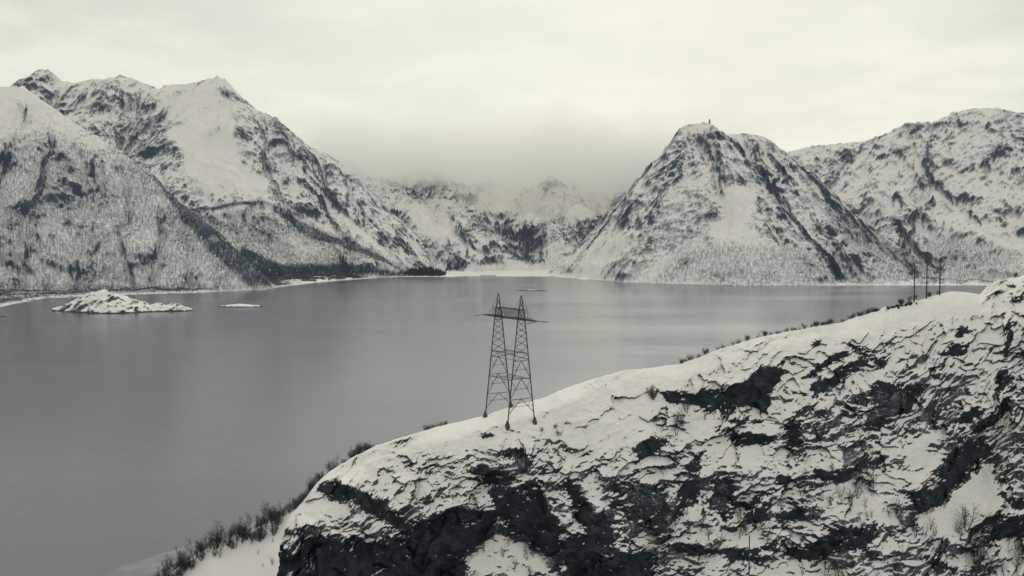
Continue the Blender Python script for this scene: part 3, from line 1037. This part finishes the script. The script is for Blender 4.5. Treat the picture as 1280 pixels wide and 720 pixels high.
# ------------------------------------------------------------------ the pylon
TH = math.radians(57)
AX = Vector((math.cos(TH), -math.sin(TH), 0))      # along the crossarm
AW = Vector((math.sin(TH), math.cos(TH), 0))       # across, along the line
Dt = 218.0
mid = Vector(P(637.0, 515.3, Dt))
UPV = Vector((0, 0, 1))
HT = 29.4
sepL = 10.5
halfW = 3.75
pylon = bpy.data.objects.new('pylon', None)
COL.objects.link(pylon)
pylon.location = mid
tag(pylon, 'steel lattice pylon with two A-shaped masts joined by a crossarm, standing on the snowy hilltop', 'pylon')


def mast_pt(side, w, z):
    """w -1..1 across, z above the base: two straight legs closing towards the tip"""
    zb = HT * .815
    zt = HT
    if z <= zb:
        hw = halfW + (1.02 - halfW) * z / zb
    else:
        hw = 1.02 + (.10 - 1.02) * (z - zb) / (zt - zb)
    return AX * (side * sepL / 2) + AW * (w * hw) + UPV * z


arm_z0, arm_z1 = HT * .805, HT * .885
for side in (-1, 1):
    mast = MB()
    foot_z = {}
    for w in (-1, 1):
        base = mid + mast_pt(side, w, 0)
        # ground under this leg
        dd = (X - base.x) ** 2 + (Y - base.y) ** 2
        ii = np.unravel_index(np.argmin(dd), dd.shape)
        gz_ = float(Z[ii]) - mid.z
        foot_z[w] = gz_
    mb = mast
    for w in (-1, 1):
        zs = foot_z[w] + 1.0
        mb.tube(mast_pt(side, w, zs), mast_pt(side, w, HT * .815), .20, .17)
        mb.tube(mast_pt(side, w, HT * .815), mast_pt(side, w, HT), .17, .13)
    mb.tube(mast_pt(side, -1, HT - .15), mast_pt(side, 1, HT - .15), .2, .2)
    mb.build('mast', M_STEEL, pylon)
    br = MB()
    r = .08
    # crossed bracing in the slender upper part
    zz_ = [HT * q for q in (.46, .51, .575, .635, .69, .74, .785, .815)]
    for z0_, z1_ in zip(zz_[:-1], zz_[1:]):
        br.tube(mast_pt(side, -1, z0_), mast_pt(side, 1, z1_), r)
        br.tube(mast_pt(side, 1, z0_), mast_pt(side, -1, z1_), r)
    br.tube(mast_pt(side, -1, HT * .815), mast_pt(side, 1, HT * .815), r)
    for z_ in (.885, .95):
        br.tube(mast_pt(side, -1, HT * z_), mast_pt(side, 1, HT * z_), r)
    for z0_, z1_ in ((.815, .85), (.85, .885), (.885, .95)):
        br.tube(mast_pt(side, -1, HT * z0_), mast_pt(side, 1, HT * z1_), r)
        br.tube(mast_pt(side, 1, HT * z0_), mast_pt(side, -1, HT * z1_), r)
    br.build('upper_bracing', M_STEEL, pylon)
    br = MB()
    # wide lower panels: a tie, an inverted V and small redundants
    for zt_, zb_ in ((.46, .31), (.31, .14), (.14, .02)):
        A0, A1 = mast_pt(side, -1, HT * zt_), mast_pt(side, 1, HT * zt_)
        br.tube(A0, A1, r * 1.2)
        m0 = (A0 + A1) / 2
        for w in (-1, 1):
            low = mast_pt(side, w, max(HT * zb_, foot_z[w] + .8))
            br.tube(m0, low, r * 1.1)
            q = m0.lerp(low, .5)
            br.tube(q, mast_pt(side, w, HT * (zt_ + zb_) / 2), r * .8)
            br.tube(q, mast_pt(side, w, HT * zt_ - .3), r * .7)
        qa, qb = m0.lerp(mast_pt(side, -1, HT * zb_), .5), m0.lerp(mast_pt(side, 1, HT * zb_), .5)
        br.tube(qa, qb, r * .8)
    br.build('lower_bracing', M_STEEL, pylon)
    for w in (-1, 1):
        p = mast_pt(side, w, foot_z[w])
        f = MB()
        f.lathe(p - UPV * 1.2, [(.62, 0), (.62, 1.2), (.55, 1.7), (.34, 2.0), (.30, 2.5), (.16, 2.6)], 10)
        f.build('footing', M_FOOT, pylon)
# beams tying the masts together
for zf in (.515, .30):
    tie = MB()
    z_ = HT * zf
    for w in (-1, 1):
        tie.tube(mast_pt(-1, w, z_), mast_pt(1, w, z_), .10)
        tie.tube(mast_pt(-1, w, z_), mast_pt(1, -w, z_), .055)
        if zf > .4:
            tie.tube(mast_pt(-1, w, z_ - 1.3), mast_pt(1, w, z_ - 1.3), .055)
    for q in (.25, .5, .75):
        tie.tube(mast_pt(-1, -1, z_).lerp(mast_pt(1, -1, z_), q), mast_pt(-1, 1, z_).lerp(mast_pt(1, 1, z_), q), .045)
    tie.build('tie_beam', M_STEEL, pylon)
arm = MB()
HALF = 12.4
hwA = 1.0


def arm_pt(s_, w, topf):
    """s along the arm in metres, w across, topf 0 lower chord, 1 upper chord"""
    o_ = max(0, abs(s_) - sepL / 2 - .6) / (HALF - sepL / 2 - .6)
    z_ = arm_z0 + (arm_z1 - arm_z0) * topf * (1 if o_ == 0 else .22 * (1 - o_))
    return AX * s_ + AW * (w * hwA * (1 - .9 * o_)) + UPV * (z_ + .0)


ss = np.concatenate([np.linspace(-HALF, -sepL / 2 - .6, 7), np.linspace(-sepL / 2 - .6, sepL / 2 + .6, 15)[1:], np.linspace(sepL / 2 + .6, HALF, 7)[1:]])
for s0_, s1_ in zip(ss[:-1], ss[1:]):
    for w in (-1, 1):
        arm.tube(arm_pt(s0_, w, 0), arm_pt(s1_, w, 0), .15)
        arm.tube(arm_pt(s0_, w, 1), arm_pt(s1_, w, 1), .075)
        arm.tube(arm_pt(s0_, w, 0), arm_pt((s0_ + s1_) / 2, w, 1), .045)
        arm.tube(arm_pt((s0_ + s1_) / 2, w, 1), arm_pt(s1_, w, 0), .045)
    arm.tube(arm_pt(s0_, -1, 0), arm_pt(s1_, 1, 0), .045)
    arm.tube(arm_pt(s0_, 1, 0), arm_pt(s1_, -1, 0), .045)
    arm.tube(arm_pt(s0_, -1, 1), arm_pt(s0_, 1, 1), .04)
for side in (-1, 1):
    arm.tube(mast_pt(side, 0, HT - .3), arm_pt(side * (HALF - 2.2), 0, 0), .05)
    arm.tube(mast_pt(side, 0, HT - .3), arm_pt(side * (sepL / 2 - 3.0), 0, 1), .035)
arm.build('crossarm', M_STEEL, pylon)
for s_ in (-HALF + .1, 0, HALF - .1):
    for w in (-1, 1):
        base = arm_pt(s_, w if abs(s_) < 1 else 0, 0)
        ins = MB()
        d = AW * w + UPV * -.10
        ins.tube(base, base + d * .9, .04)
        for k in range(9):
            c0 = base + d * (.9 + k * .26)
            ins.tube(c0, c0 + d * .10, .15, .06, 6)
            ins.tube(c0 + d * .1, c0 + d * .26, .04)
        ins.build('insulator', M_GLASS, pylon)

# ------------------------------------------------------------------ wooden poles
PG = 'wooden line poles on the far end of the hilltop'


def wood_pole(top, foot, r, label, cap=True, group=None):
    o = bpy.data.objects.new('utility_pole', None)
    COL.objects.link(o)
    o.location = foot
    tag(o, label, 'utility pole', group)
    H_ = (Vector(top) - Vector(foot)).length
    mb = MB()
    mb.lathe((0, 0, -1.0), [(r * 1.15, 0), (r * 1.1, 1.0), (r, H_ * .5), (r * .8, H_ + 1.0), (r * .4, H_ + 1.12)], 10)
    mb.build('pole', M_WOOD, o)
    if cap:
        mb = MB()
        mb.tube((-.12, 0, H_ - .55), (.5, 0, H_ - .2), .04)
        mb.lathe((.5, 0, H_ - .2), [(.05, 0), (.15, .05), (.06, .12), (.14, .18), (.06, .25), (.12, .32), (.05, .45)], 8)
        mb.build('insulator', M_GLASS, o)
    return o


for (pu, vt, vb, Dp, lb) in ((1142.5, 329, 377, 288, 'leftmost of the three wooden poles on the hilltop, its foot lowest'),
                             (1158, 326, 372, 296, 'middle one of the three wooden poles on the hilltop'),
                             (1174.5, 328, 370, 304, 'rightmost of the three wooden poles on the hilltop, by the snow crest')):
    a0, b0 = rayab(pu, vb)
    fo_ = Vector(P(pu, vb, Dp))
    q0, _ = on_face(pu, vb)
    # stand it just on the crest
    j = int(pu - 345)
    Dc = float(Y[0, j]) - .5
    fo_ = Vector(P(pu, vb, Dc))
    tp = Vector(P(pu, vt, Dc)); tp.x, tp.y = fo_.x, fo_.y
    wood_pole(tp, fo_, .19, lb, True, PG)
g0, _ = on_face(936, 735)
tp = Vector(P(936, 669, g0.y)); tp.x, tp.y = g0.x, g0.y
wood_pole(tp, g0, .17, 'lone bare wooden pole low on the rocky face, its foot cut off by the frame', False)

# ------------------------------------------------------------------ cairn on the pyramid summit
cq = Vector(P(887, 152.5, 3600))
dd = (Dm['X'] - cq.x) ** 2 + (Dm['Y'] - cq.y) ** 2
ii = np.unravel_index(np.argmin(dd), dd.shape)
mb = MB()
mb.lathe((0, 0, -2), [(3.6, 0), (3.2, 4), (3.4, 7), (2.6, 10), (2.9, 13), (1.6, 15)], 9)
mb.v = [(x + random.uniform(-.4, .4), y + random.uniform(-.4, .4), z + random.uniform(-.3, .3)) for x, y, z in mb.v]
o = mb.build('cairn', M_STONE)
o.location = (float(Dm['X'][ii]), float(Dm['Y'][ii]), float(Dm['Z'][ii]))
tag(o, 'small dark stone cairn on the summit of the pyramid mountain', 'cairn')


# ------------------------------------------------------------------ bare birches
def birch(seed, H_=5.0, stems=3, spread=.35, twig=1.0):
    r = random.Random(seed)
    tr, cr = MB(), MB()

    def limb(mb, p, d, L_, rad, n=5, wob=.18, lift=.12):
        pts, rs = [p.copy()], [rad]
        for i in range(n):
            d = (d + Vector((r.uniform(-wob, wob), r.uniform(-wob, wob), r.uniform(-wob * .4, wob * .4) + lift))).normalized()
            p = p + d * (L_ / n)
            pts.append(p.copy())
            rs.append(rad * (1 - .85 * (i + 1) / n) + .004)
        mb.path(pts, rs, 3)
        return pts, d
    for s_ in range(stems):
        az = r.uniform(0, 6.28)
        ln = r.uniform(.05, spread)
        d0 = Vector((math.cos(az) * ln, math.sin(az) * ln, 1)).normalized()
        hs = H_ * r.uniform(.65, 1)
        p0 = Vector((math.cos(az) * .15, math.sin(az) * .15, -.3))
        pts, _ = limb(tr, p0, d0, hs, .03 + .014 * hs, 7, .13, .06)
        nb_ = int(9 * twig) + 3
        for k in range(nb_):
            f = .22 + .76 * (k + r.random()) / nb_
            i = min(6, int(f * 7))
            q = pts[i].lerp(pts[i + 1], f * 7 - i)
            a2_ = r.uniform(0, 6.28)
            dd_ = Vector((math.cos(a2_), math.sin(a2_), r.uniform(.35, 1.0))).normalized()
            bl = hs * (.42 * (1 - f) + .14) * r.uniform(.7, 1.2)
            bp_, _ = limb(cr, q, dd_, bl, .017 + .011 * bl, 4, .22, .10)
            for t_ in range(int(4 * twig) + 1):
                g_ = r.uniform(.25, 1)
                i2 = min(3, int(g_ * 4))
                q2 = bp_[i2].lerp(bp_[i2 + 1], g_ * 4 - i2)
                a3 = r.uniform(0, 6.28)
                d3 = Vector((math.cos(a3), math.sin(a3), r.uniform(.1, 1))).normalized()
                limb(cr, q2, d3, bl * r.uniform(.3, .6), .014, 3, .3, .08)
    return tr.mesh('trunk'), cr.mesh('crown')


KINDS = {'tree': [birch(s_, 5.0, 2, .25, 1.1) for s_ in range(4)],
         'clump': [birch(20 + s_, 3.4, 6, .75, 1.0) for s_ in range(4)],
         'sapling': [birch(40 + s_, 3.4, 2, .35, .5) for s_ in range(4)]}
for fam in KINDS.values():
    for a0, b0 in fam:
        a0.materials.append(M_BARK)
        b0.materials.append(M_TWIG)
NT = 0


def plant(kind, loc, sc, label, group, name='birch_tree', cat='tree', lean=None):
    global NT
    a0, b0 = random.choice(KINDS[kind])
    o = bpy.data.objects.new(name, None)
    COL.objects.link(o)
    o.location = loc
    o.rotation_euler = (random.uniform(-.06, .06), random.uniform(-.06, .06), random.uniform(0, 6.28))
    o.scale = (sc * random.uniform(.85, 1.15), sc * random.uniform(.85, 1.15), sc)
    tag(o, label, cat, group)
    link('trunk', a0, None, o)
    link('crown', b0, None, o)
    NT += 1
    return o


# dense thicket at the edge of the low slope
for k in range(110):
    pu = random.uniform(188, 352)
    plant('tree' if random.random() < .6 else 'clump', on_low(pu, random.triangular(-24, 10, 2)), random.uniform(.5, 1.25) * (1.15 if pu > 315 else 1),
          'bare dark birch in the dense thicket edging the low snow slope left of the cliff', 'birches of the thicket by the low slope')
for k in range(10):
    plant('sapling', on_low(random.uniform(320, 356), random.uniform(-60, -16)), random.uniform(.4, .7),
          'thin bare sapling on the smooth low snow slope beside the cliff end', 'saplings on the low slope')
# bushes peeking over the crest, left of the pylon
for k in range(48):
    pu = random.choice([random.uniform(368, 392), random.uniform(385, 420), random.uniform(430, 466), random.uniform(440, 462)])
    plant(random.choice(['tree', 'clump', 'sapling']), behind_crest(pu, random.uniform(.5, 5)), random.uniform(.45, .95) * (1.1 if pu > 440 else 1),
          'bare bush peeking over the steep left crest of the hill', 'bushes along the left crest', 'birch_bush', 'bush')
for k in range(8):
    plant('clump', behind_crest(random.uniform(528, 558), random.uniform(.5, 3)), random.uniform(.35, .6),
          'small bare bush on the skyline just left of the pylon feet', 'bushes left of the pylon', 'birch_bush', 'bush')
for k in range(104):
    pu = random.choice([random.uniform(850, 885), random.uniform(885, 955), random.uniform(955, 1020), random.uniform(1020, 1068), random.uniform(1072, 1098)])
    plant(random.choice(['clump', 'clump', 'sapling']), behind_crest(pu, random.uniform(.2, 3)), random.uniform(.3, .8),
          'low bare bush on the crest between the pylon and the three poles', 'bushes along the right crest', 'birch_bush', 'bush')
for k in range(9):
    plant('clump', behind_crest(random.uniform(1118, 1182), random.uniform(0, 1.5)), random.uniform(.4, .8),
          'bare bush around the feet of the three wooden poles', 'bushes by the poles', 'birch_bush', 'bush')
for k in range(26):
    plant(random.choice(['tree', 'tree', 'clump']), on_low(random.uniform(338, 402), random.uniform(-3, 6)), random.uniform(.7, 1.1),
          'bare dark birch rising behind the upper edge of the dark cliff end', 'birches behind the cliff end')
# trees on the face
ZONES = [((1000, 1100, 590, 665), 30, 'bare birch on the rocky slope under the frosted slab', 'birches under the frosted slab', (.7, 1.15)),
         ((1110, 1180, 635, 718), 20, 'bare birch beside the clean snow gully', 'birches beside the snow gully', (.8, 1.3)),
         ((1185, 1285, 650, 725), 30, 'bare birch below the clean snow gully', 'birches below the snow gully', (.8, 1.35)),
         ((1000, 1120, 690, 735), 10, 'bare birch on the lower right face beneath the dark overhang', 'birches beneath the dark overhang', (.7, 1.1)),
         ((850, 965, 640, 680), 14, 'thin bare birch on the snow shelf above the lone pole', 'birches above the lone pole', (.6, 1.0)),
         ((840, 940, 500, 545), 12, 'thin bare sapling on the snow under the big overhang', 'saplings under the big overhang', (.6, .95)),
         ((1020, 1090, 515, 560), 8, 'thin bare sapling on the slope left of the dark recess', 'saplings left of the dark recess', (.5, .8)),
         ((580, 700, 665, 735), 13, 'slender bare birch in the snow pocket amid black cliffs', 'birches in the snow pocket', (.6, 1.0)),
         ((810, 845, 488, 505), 3, 'small bare bush at the left tip of the big overhang', 'bushes at the overhang tip', (.5, .8)),
         ((655, 700, 530, 548), 3, 'small bush poking from the snow below the pylon', 'bushes below the pylon', (.3, .45))]
for (x0, x1, y0, y1), n_, lb, gp, (s0_, s1_) in ZONES:
    c_ = 0
    tries = 0
    while c_ < n_ and tries < 400:
        tries += 1
        pu, pv = random.uniform(x0, x1), random.uniform(y0, y1)
        loc, mk_ = on_face(pu, pv)
        if mk_ > .5:
            continue
        bush = 'bush' in lb
        plant('clump' if bush else random.choice(['tree', 'sapling']), loc, random.uniform(s0_, s1_) * 1.35, lb, gp, 'birch_bush' if bush else 'birch_tree', 'bush' if bush else 'tree')
        c_ += 1

# ------------------------------------------------------------------ far birch woods on the mountains (too many to count)
def far_wood(mt, polys, n_, label, hmin, hmax, seed):
    r_ = np.random.default_rng(seed)
    X_, Y_, Z_, pu, pv = (mt[k] for k in ('X', 'Y', 'Z', 'pu', 'pv'))
    w_ = np.zeros(X_.shape, np.float32)
    for poly, val, soft in polys:
        w_ = np.maximum(w_, val * sst(-soft, soft, inpoly(pu, pv, poly)))
    w_ *= (Z_ > 3)
    w_ *= np.clip(.55 + 1.3 * fbm(X_ / 70 , Y_ / 120, 3, seed), 0, 2)
    w_ *= np.gradient(Y_, axis=0) * Y_
    p = (w_ / w_.sum()).ravel().astype(float)
    p /= p.sum()
    idx = r_.choice(p.size, n_, p=p)
    bx_ = X_.ravel()[idx] + r_.uniform(-2, 2, n_)
    by_ = Y_.ravel()[idx] + r_.uniform(-2, 2, n_)
    bz_ = Z_.ravel()[idx] - .6
    h_ = r_.uniform(hmin, hmax, n_)
    w2_ = h_ * r_.uniform(.07, .14, n_)
    V_ = np.zeros((n_, 5, 3), np.float32)
    an = r_.uniform(0, 6.28, n_)
    for k in range(3):
        V_[:, k, 0] = bx_ + w2_ * np.cos(an + k * 2.094)
        V_[:, k, 1] = by_ + w2_ * np.sin(an + k * 2.094)
        V_[:, k, 2] = bz_ + h_ * .45
    V_[:, 3] = np.stack([bx_, by_, bz_], -1)
    V_[:, 4] = np.stack([bx_ + r_.uniform(-.4, .4, n_), by_, bz_ + h_ + .6], -1)
    k0 = (np.arange(n_) * 5)[:, None]
    tris = [(0, 1, 4), (1, 2, 4), (2, 0, 4), (1, 0, 3), (2, 1, 3), (0, 2, 3)]
    F_ = np.concatenate([k0 + np.array(t_)[None] for t_ in tris])
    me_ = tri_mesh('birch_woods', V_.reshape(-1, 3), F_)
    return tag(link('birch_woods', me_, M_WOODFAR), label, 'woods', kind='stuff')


far_wood(A, [([(-130, 235), (40, 190), (120, 195), (200, 245), (300, 330), (345, 362), (-130, 395)], .35, 16),
             ([(150, 180), (215, 225), (315, 310), (375, 365), (290, 362), (235, 320), (180, 250)], .75, 14),
             ([(-130, 340), (60, 352), (330, 355), (340, 364), (-130, 392)], .9, 6)], 48000, 'leafless birch woods covering the nearer left mountain', 2.5, 5.5, 1)
far_wood(B, [([(215, 266), (330, 266), (420, 298), (520, 342), (520, 350), (340, 366)], .4, 8),
             ([(300, 315), (350, 328), (450, 334), (520, 342), (400, 356), (330, 366), (280, 330)], 1, 6)], 18000, 'leafless birch woods on the spur at the fjord head', 3, 7, 2)
far_wood(Dm, [([(850, 320), (1000, 315), (1180, 338), (1180, 360), (790, 360)], 1, 10)], 9000, 'leafless birch woods along the foot of the pyramid mountain', 2.5, 6, 3)
far_wood(Em, [([(1150, 300), (1200, 300), (1300, 338), (1300, 360), (1150, 360)], 1, 10)], 4000, 'leafless birch woods at the foot of the right massif', 2.5, 6, 4)

# dark spruces on the spit at the fjord head
VV_, FF_ = [], []
r_ = random.Random(5)
for k in range(420):
    pu = r_.triangular(497, 558, 540)
    D_ = 3420 + r_.uniform(0, 90)
    x_ = (pu - 640) / FPX * D_
    env_ = math.sin(math.pi * min(1, max(0.02, (pu - 494) / 66))) ** .5
    h_ = r_.uniform(15, 27) * (.5 + .7 * env_)
    z_ = 0.5 + (D_ - 3420) * .12
    nseg = 6
    b0 = len(VV_)
    for lev in range(4):
        rr = [3.4, 2.6, 1.6, .2][lev] * r_.uniform(.8, 1.2)
        for j in range(nseg):
            t_ = 2 * math.pi * j / nseg
            VV_.append((x_ + rr * math.cos(t_), D_ + rr * math.sin(t_), z_ + h_ * (lev / 3) - (0 if lev else 1)))
    for lev in range(3):
        for j in range(nseg):
            FF_.append((b0 + lev * nseg + j, b0 + lev * nseg + (j + 1) % nseg, b0 + (lev + 1) * nseg + (j + 1) % nseg, b0 + (lev + 1) * nseg + j))
me = tri_mesh('spruce_woods', VV_, FF_)
tag(link('spruce_woods', me, M_SPRUCE), 'dark block of spruce woods on the low spit at the fjord head', 'woods', kind='stuff')
# the low snowy spit they grow on
s1 = np.linspace(0, 1, 60); t1 = np.linspace(0, 1, 20)
S1, T1 = np.meshgrid(s1, t1)
Dn = 3400 + T1 * 130
Xn = (480 + S1 * 90 - 640) / FPX * Dn
Zn = 14 * np.minimum(1, T1 * 1.5) * np.sin(np.pi * np.clip(S1, 0, 1)) ** .4 + .8 * fbm(Xn / 10, Dn / 10, 3, 3) - .8
me = grid_mesh('islet', Xn, Dn, Zn, {'rock': np.clip(.2 + .6 * fbm(Xn / 9, Dn / 9, 3, 8), 0, 1), 'tone': np.full(Xn.shape, .1)})
tag(link('islet', me, M_IS), 'low spit of snowy land under the dark spruces at the fjord head', 'spit', kind='structure')

# shore ice below the thicket
mi, nti, bi = new_mat('shore_ice')
gi = nti.nodes.new('ShaderNodeNewGeometry').outputs['Position']
nti.links.new(mixc(nti, ramp(nti, noise(nti, gi, .09, 5, .6), .35, .65), (.16, .17, .18), (.25, .25, .25)), bi.inputs['Base Color'])
bi.inputs['Roughness'].default_value = .45
ip = []
for pu_i, pv_i in [(95, 760), (118, 728), (150, 708), (190, 696), (232, 683), (262, 672), (300, 655), (345, 640), (420, 640), (420, 780), (95, 800)]:
    a0, b0 = rayab(pu_i, pv_i)
    d_ = -(CAM_H) / float(b0)
    ip.append((float(a0) * d_, d_, .05))
me = bpy.data.meshes.new('ice')
me.from_pydata(ip + [(x, y, -.15) for x, y, z in ip], [], [tuple(range(len(ip)))] + [(i, len(ip) + i, len(ip) + (i + 1) % len(ip), (i + 1) % len(ip)) for i in range(len(ip))])
tag(link('ice', me, mi), 'pale thin shore ice below the birch thicket in the lower left', 'ice', kind='structure')

# ------------------------------------------------------------------ air
HAZE_DENSITY = 1.1e-5


def box_mesh(name, x0, x1, y0, y1, z0, z1):
    me_ = bpy.data.meshes.new(name)
    v_ = [(x, y, z) for x in (x0, x1) for y in (y0, y1) for z in (z0, z1)]
    me_.from_pydata(v_, [], [(0, 1, 3, 2), (4, 6, 7, 5), (0, 4, 5, 1), (2, 3, 7, 6), (0, 2, 6, 4), (1, 5, 7, 3)])
    return me_


def vol_mat(name, dens, color=(.93, .93, .90), aniso=.2):
    m_ = bpy.data.materials.new(name)
    m_.use_nodes = True
    nt_ = m_.node_tree
    nt_.nodes.clear()
    out_ = nt_.nodes.new('ShaderNodeOutputMaterial')
    pv_ = nt_.nodes.new('ShaderNodeVolumePrincipled')
    pv_.inputs['Color'].default_value = (*color, 1)
    pv_.inputs['Density'].default_value = dens
    pv_.inputs['Anisotropy'].default_value = aniso
    nt_.links.new(pv_.outputs[0], out_.inputs['Volume'])
    return m_, nt_, pv_


mz, _, _ = vol_mat('air_haze', HAZE_DENSITY, (.93, .95, .95))
hz = link('haze', box_mesh('haze', -21000, 21000, -3500, 31000, -13, 1150), mz)
tag(hz, 'thin pale winter haze over the fjord', 'haze', kind='stuff')

mc_, ntc, pvc = vol_mat('cloud', 0, (.9995, .999, .99), .35)
pos = ntc.nodes.new('ShaderNodeNewGeometry').outputs['Position']
sep = ntc.nodes.new('ShaderNodeSeparateXYZ')
ntc.links.new(pos, sep.inputs[0])
mpc = ntc.nodes.new('ShaderNodeMapping')
mpc.inputs['Scale'].default_value = (1, .6, 2.2)
ntc.links.new(pos, mpc.inputs['Vector'])
nz = noise(ntc, mpc.outputs[0], .0024, 5, .6)
CX0, CX1, CY0, CY1, CZ0, CZ1 = -1500, 1500, 4300, 7200, 350, 940
zz = math_n(ntc, 'MULTIPLY_ADD', math_n(ntc, 'SUBTRACT', nz, .5), 620, sep.outputs['Z'])
lo = ramp(ntc, zz, CZ0 + 20, CZ0 + 190)
hi_ = ramp(ntc, zz, CZ1 - 40, CZ1 - 260)
ex = ramp(ntc, sep.outputs['X'], CX0, CX0 + 700)
ex2 = ramp(ntc, sep.outputs['X'], CX1, CX1 - 600)
ey = ramp(ntc, sep.outputs['Y'], CY0, CY0 + 900)
dn = math_n(ntc, 'MULTIPLY', lo, hi_)
for q in (ex, ex2, ey):
    dn = math_n(ntc, 'MULTIPLY', dn, q)
dn = math_n(ntc, 'MULTIPLY', dn, .0034)
ntc.links.new(dn, pvc.inputs['Density'])
cl = link('low_cloud', box_mesh('low_cloud', CX0, CX1, CY0, CY1, CZ0 - 60, CZ1), mc_)
tag(cl, 'low grey cloud bank hiding the mountain tops at the fjord head', 'cloud', kind='stuff')

# ------------------------------------------------------------------ sky, sun
SUN_EL, SUN_AZ = math.radians(28), math.radians(12)     # ahead, a little right
world = bpy.data.worlds.new('World')
scene.world = world
world.use_nodes = True
nt = world.node_tree
nt.nodes.clear()
wo = nt.nodes.new('ShaderNodeOutputWorld')
bg = nt.nodes.new('ShaderNodeBackground')
bg.inputs['Strength'].default_value = .1
nt.links.new(bg.outputs[0], wo.inputs[0])
sky = nt.nodes.new('ShaderNodeTexSky')
sky.sky_type = 'NISHITA'
sky.sun_disc = False
sky.sun_elevation = SUN_EL
sky.sun_rotation = SUN_AZ
tc = nt.nodes.new('ShaderNodeTexCoord').outputs['Generated']
# cloud deck: direction projected on a flat ceiling so the bands tighten towards the horizon
sepw = nt.nodes.new('ShaderNodeSeparateXYZ')
nt.links.new(tc, sepw.inputs[0])
zc = math_n(nt, 'ADD', math_n(nt, 'MAXIMUM', sepw.outputs['Z'], 0), .11)
cmb = nt.nodes.new('ShaderNodeCombineXYZ')
nt.links.new(math_n(nt, 'DIVIDE', sepw.outputs['X'], zc), cmb.inputs[0])
nt.links.new(math_n(nt, 'DIVIDE', sepw.outputs['Y'], zc), cmb.inputs[1])
c1 = noise(nt, cmb.outputs[0], .75, 6, .55)
c2_ = noise(nt, cmb.outputs[0], 2.1, 5, .55)
cc = math_n(nt, 'MULTIPLY_ADD', c2_, .3, math_n(nt, 'MULTIPLY', c1, .7))
deck = mixc(nt, ramp(nt, cc, .40, .61), (6.8, 6.78, 5.95), (8.7, 8.65, 7.5))
# the deck thins towards the hidden sun
sd = Vector((math.sin(SUN_AZ - .14) * math.cos(.16), math.cos(SUN_AZ - .12) * math.cos(.16), math.sin(.16)))
dp = nt.nodes.new('ShaderNodeVectorMath')
dp.operation = 'DOT_PRODUCT'
nt.links.new(tc, dp.inputs[0])
dp.inputs[1].default_value = sd
glow = ramp(nt, dp.outputs['Value'], .86, 1.0)
deck = mixc(nt, math_n(nt, 'MULTIPLY', glow, .6), deck, (9.4, 9.35, 8.3))
# heavier cloud overhead and behind the camera
back = ramp(nt, dp.outputs['Value'], .72, -.35)
deck = mixc(nt, math_n(nt, 'MULTIPLY', back, .40), deck, (5.6, 5.5, 5.2))
fin = mixc(nt, .95, sky.outputs[0], deck)
nt.links.new(fin, bg.inputs['Color'])

sun = bpy.data.lights.new('sun', 'SUN')
sun.energy = .9
sun.angle = math.radians(25)
sun.color = (1, .95, .86)
so = bpy.data.objects.new('sun', sun)
COL.objects.link(so)
sdir = Vector((math.sin(SUN_AZ) * math.cos(SUN_EL), math.cos(SUN_AZ) * math.cos(SUN_EL), math.sin(SUN_EL)))
so.rotation_euler = sdir.to_track_quat('Z', 'Y').to_euler()

# ------------------------------------------------------------------ camera and render settings
cd = bpy.data.cameras.new('camera')
cd.sensor_width = 36
cd.lens = FPX / 1280 * 36
cd.clip_start = 1
cd.clip_end = 60000
co = bpy.data.objects.new('camera', cd)
COL.objects.link(co)
co.location = (0, 0, CAM_H)
co.rotation_euler = (math.pi / 2 - PITCH, 0, 0)
scene.camera = co
vs = scene.view_settings
vs.view_transform = 'Standard'
vs.look = 'None'
vs.exposure = 0
vs.gamma = 1
scene.cycles.use_denoising = True
scene.cycles.volume_bounces = 9
scene.cycles.max_bounces = 12
scene.cycles.diffuse_bounces = 3
scene.cycles.volume_step_rate = 1.0
scene.cycles.volume_max_steps = 64
print('trees', NT)
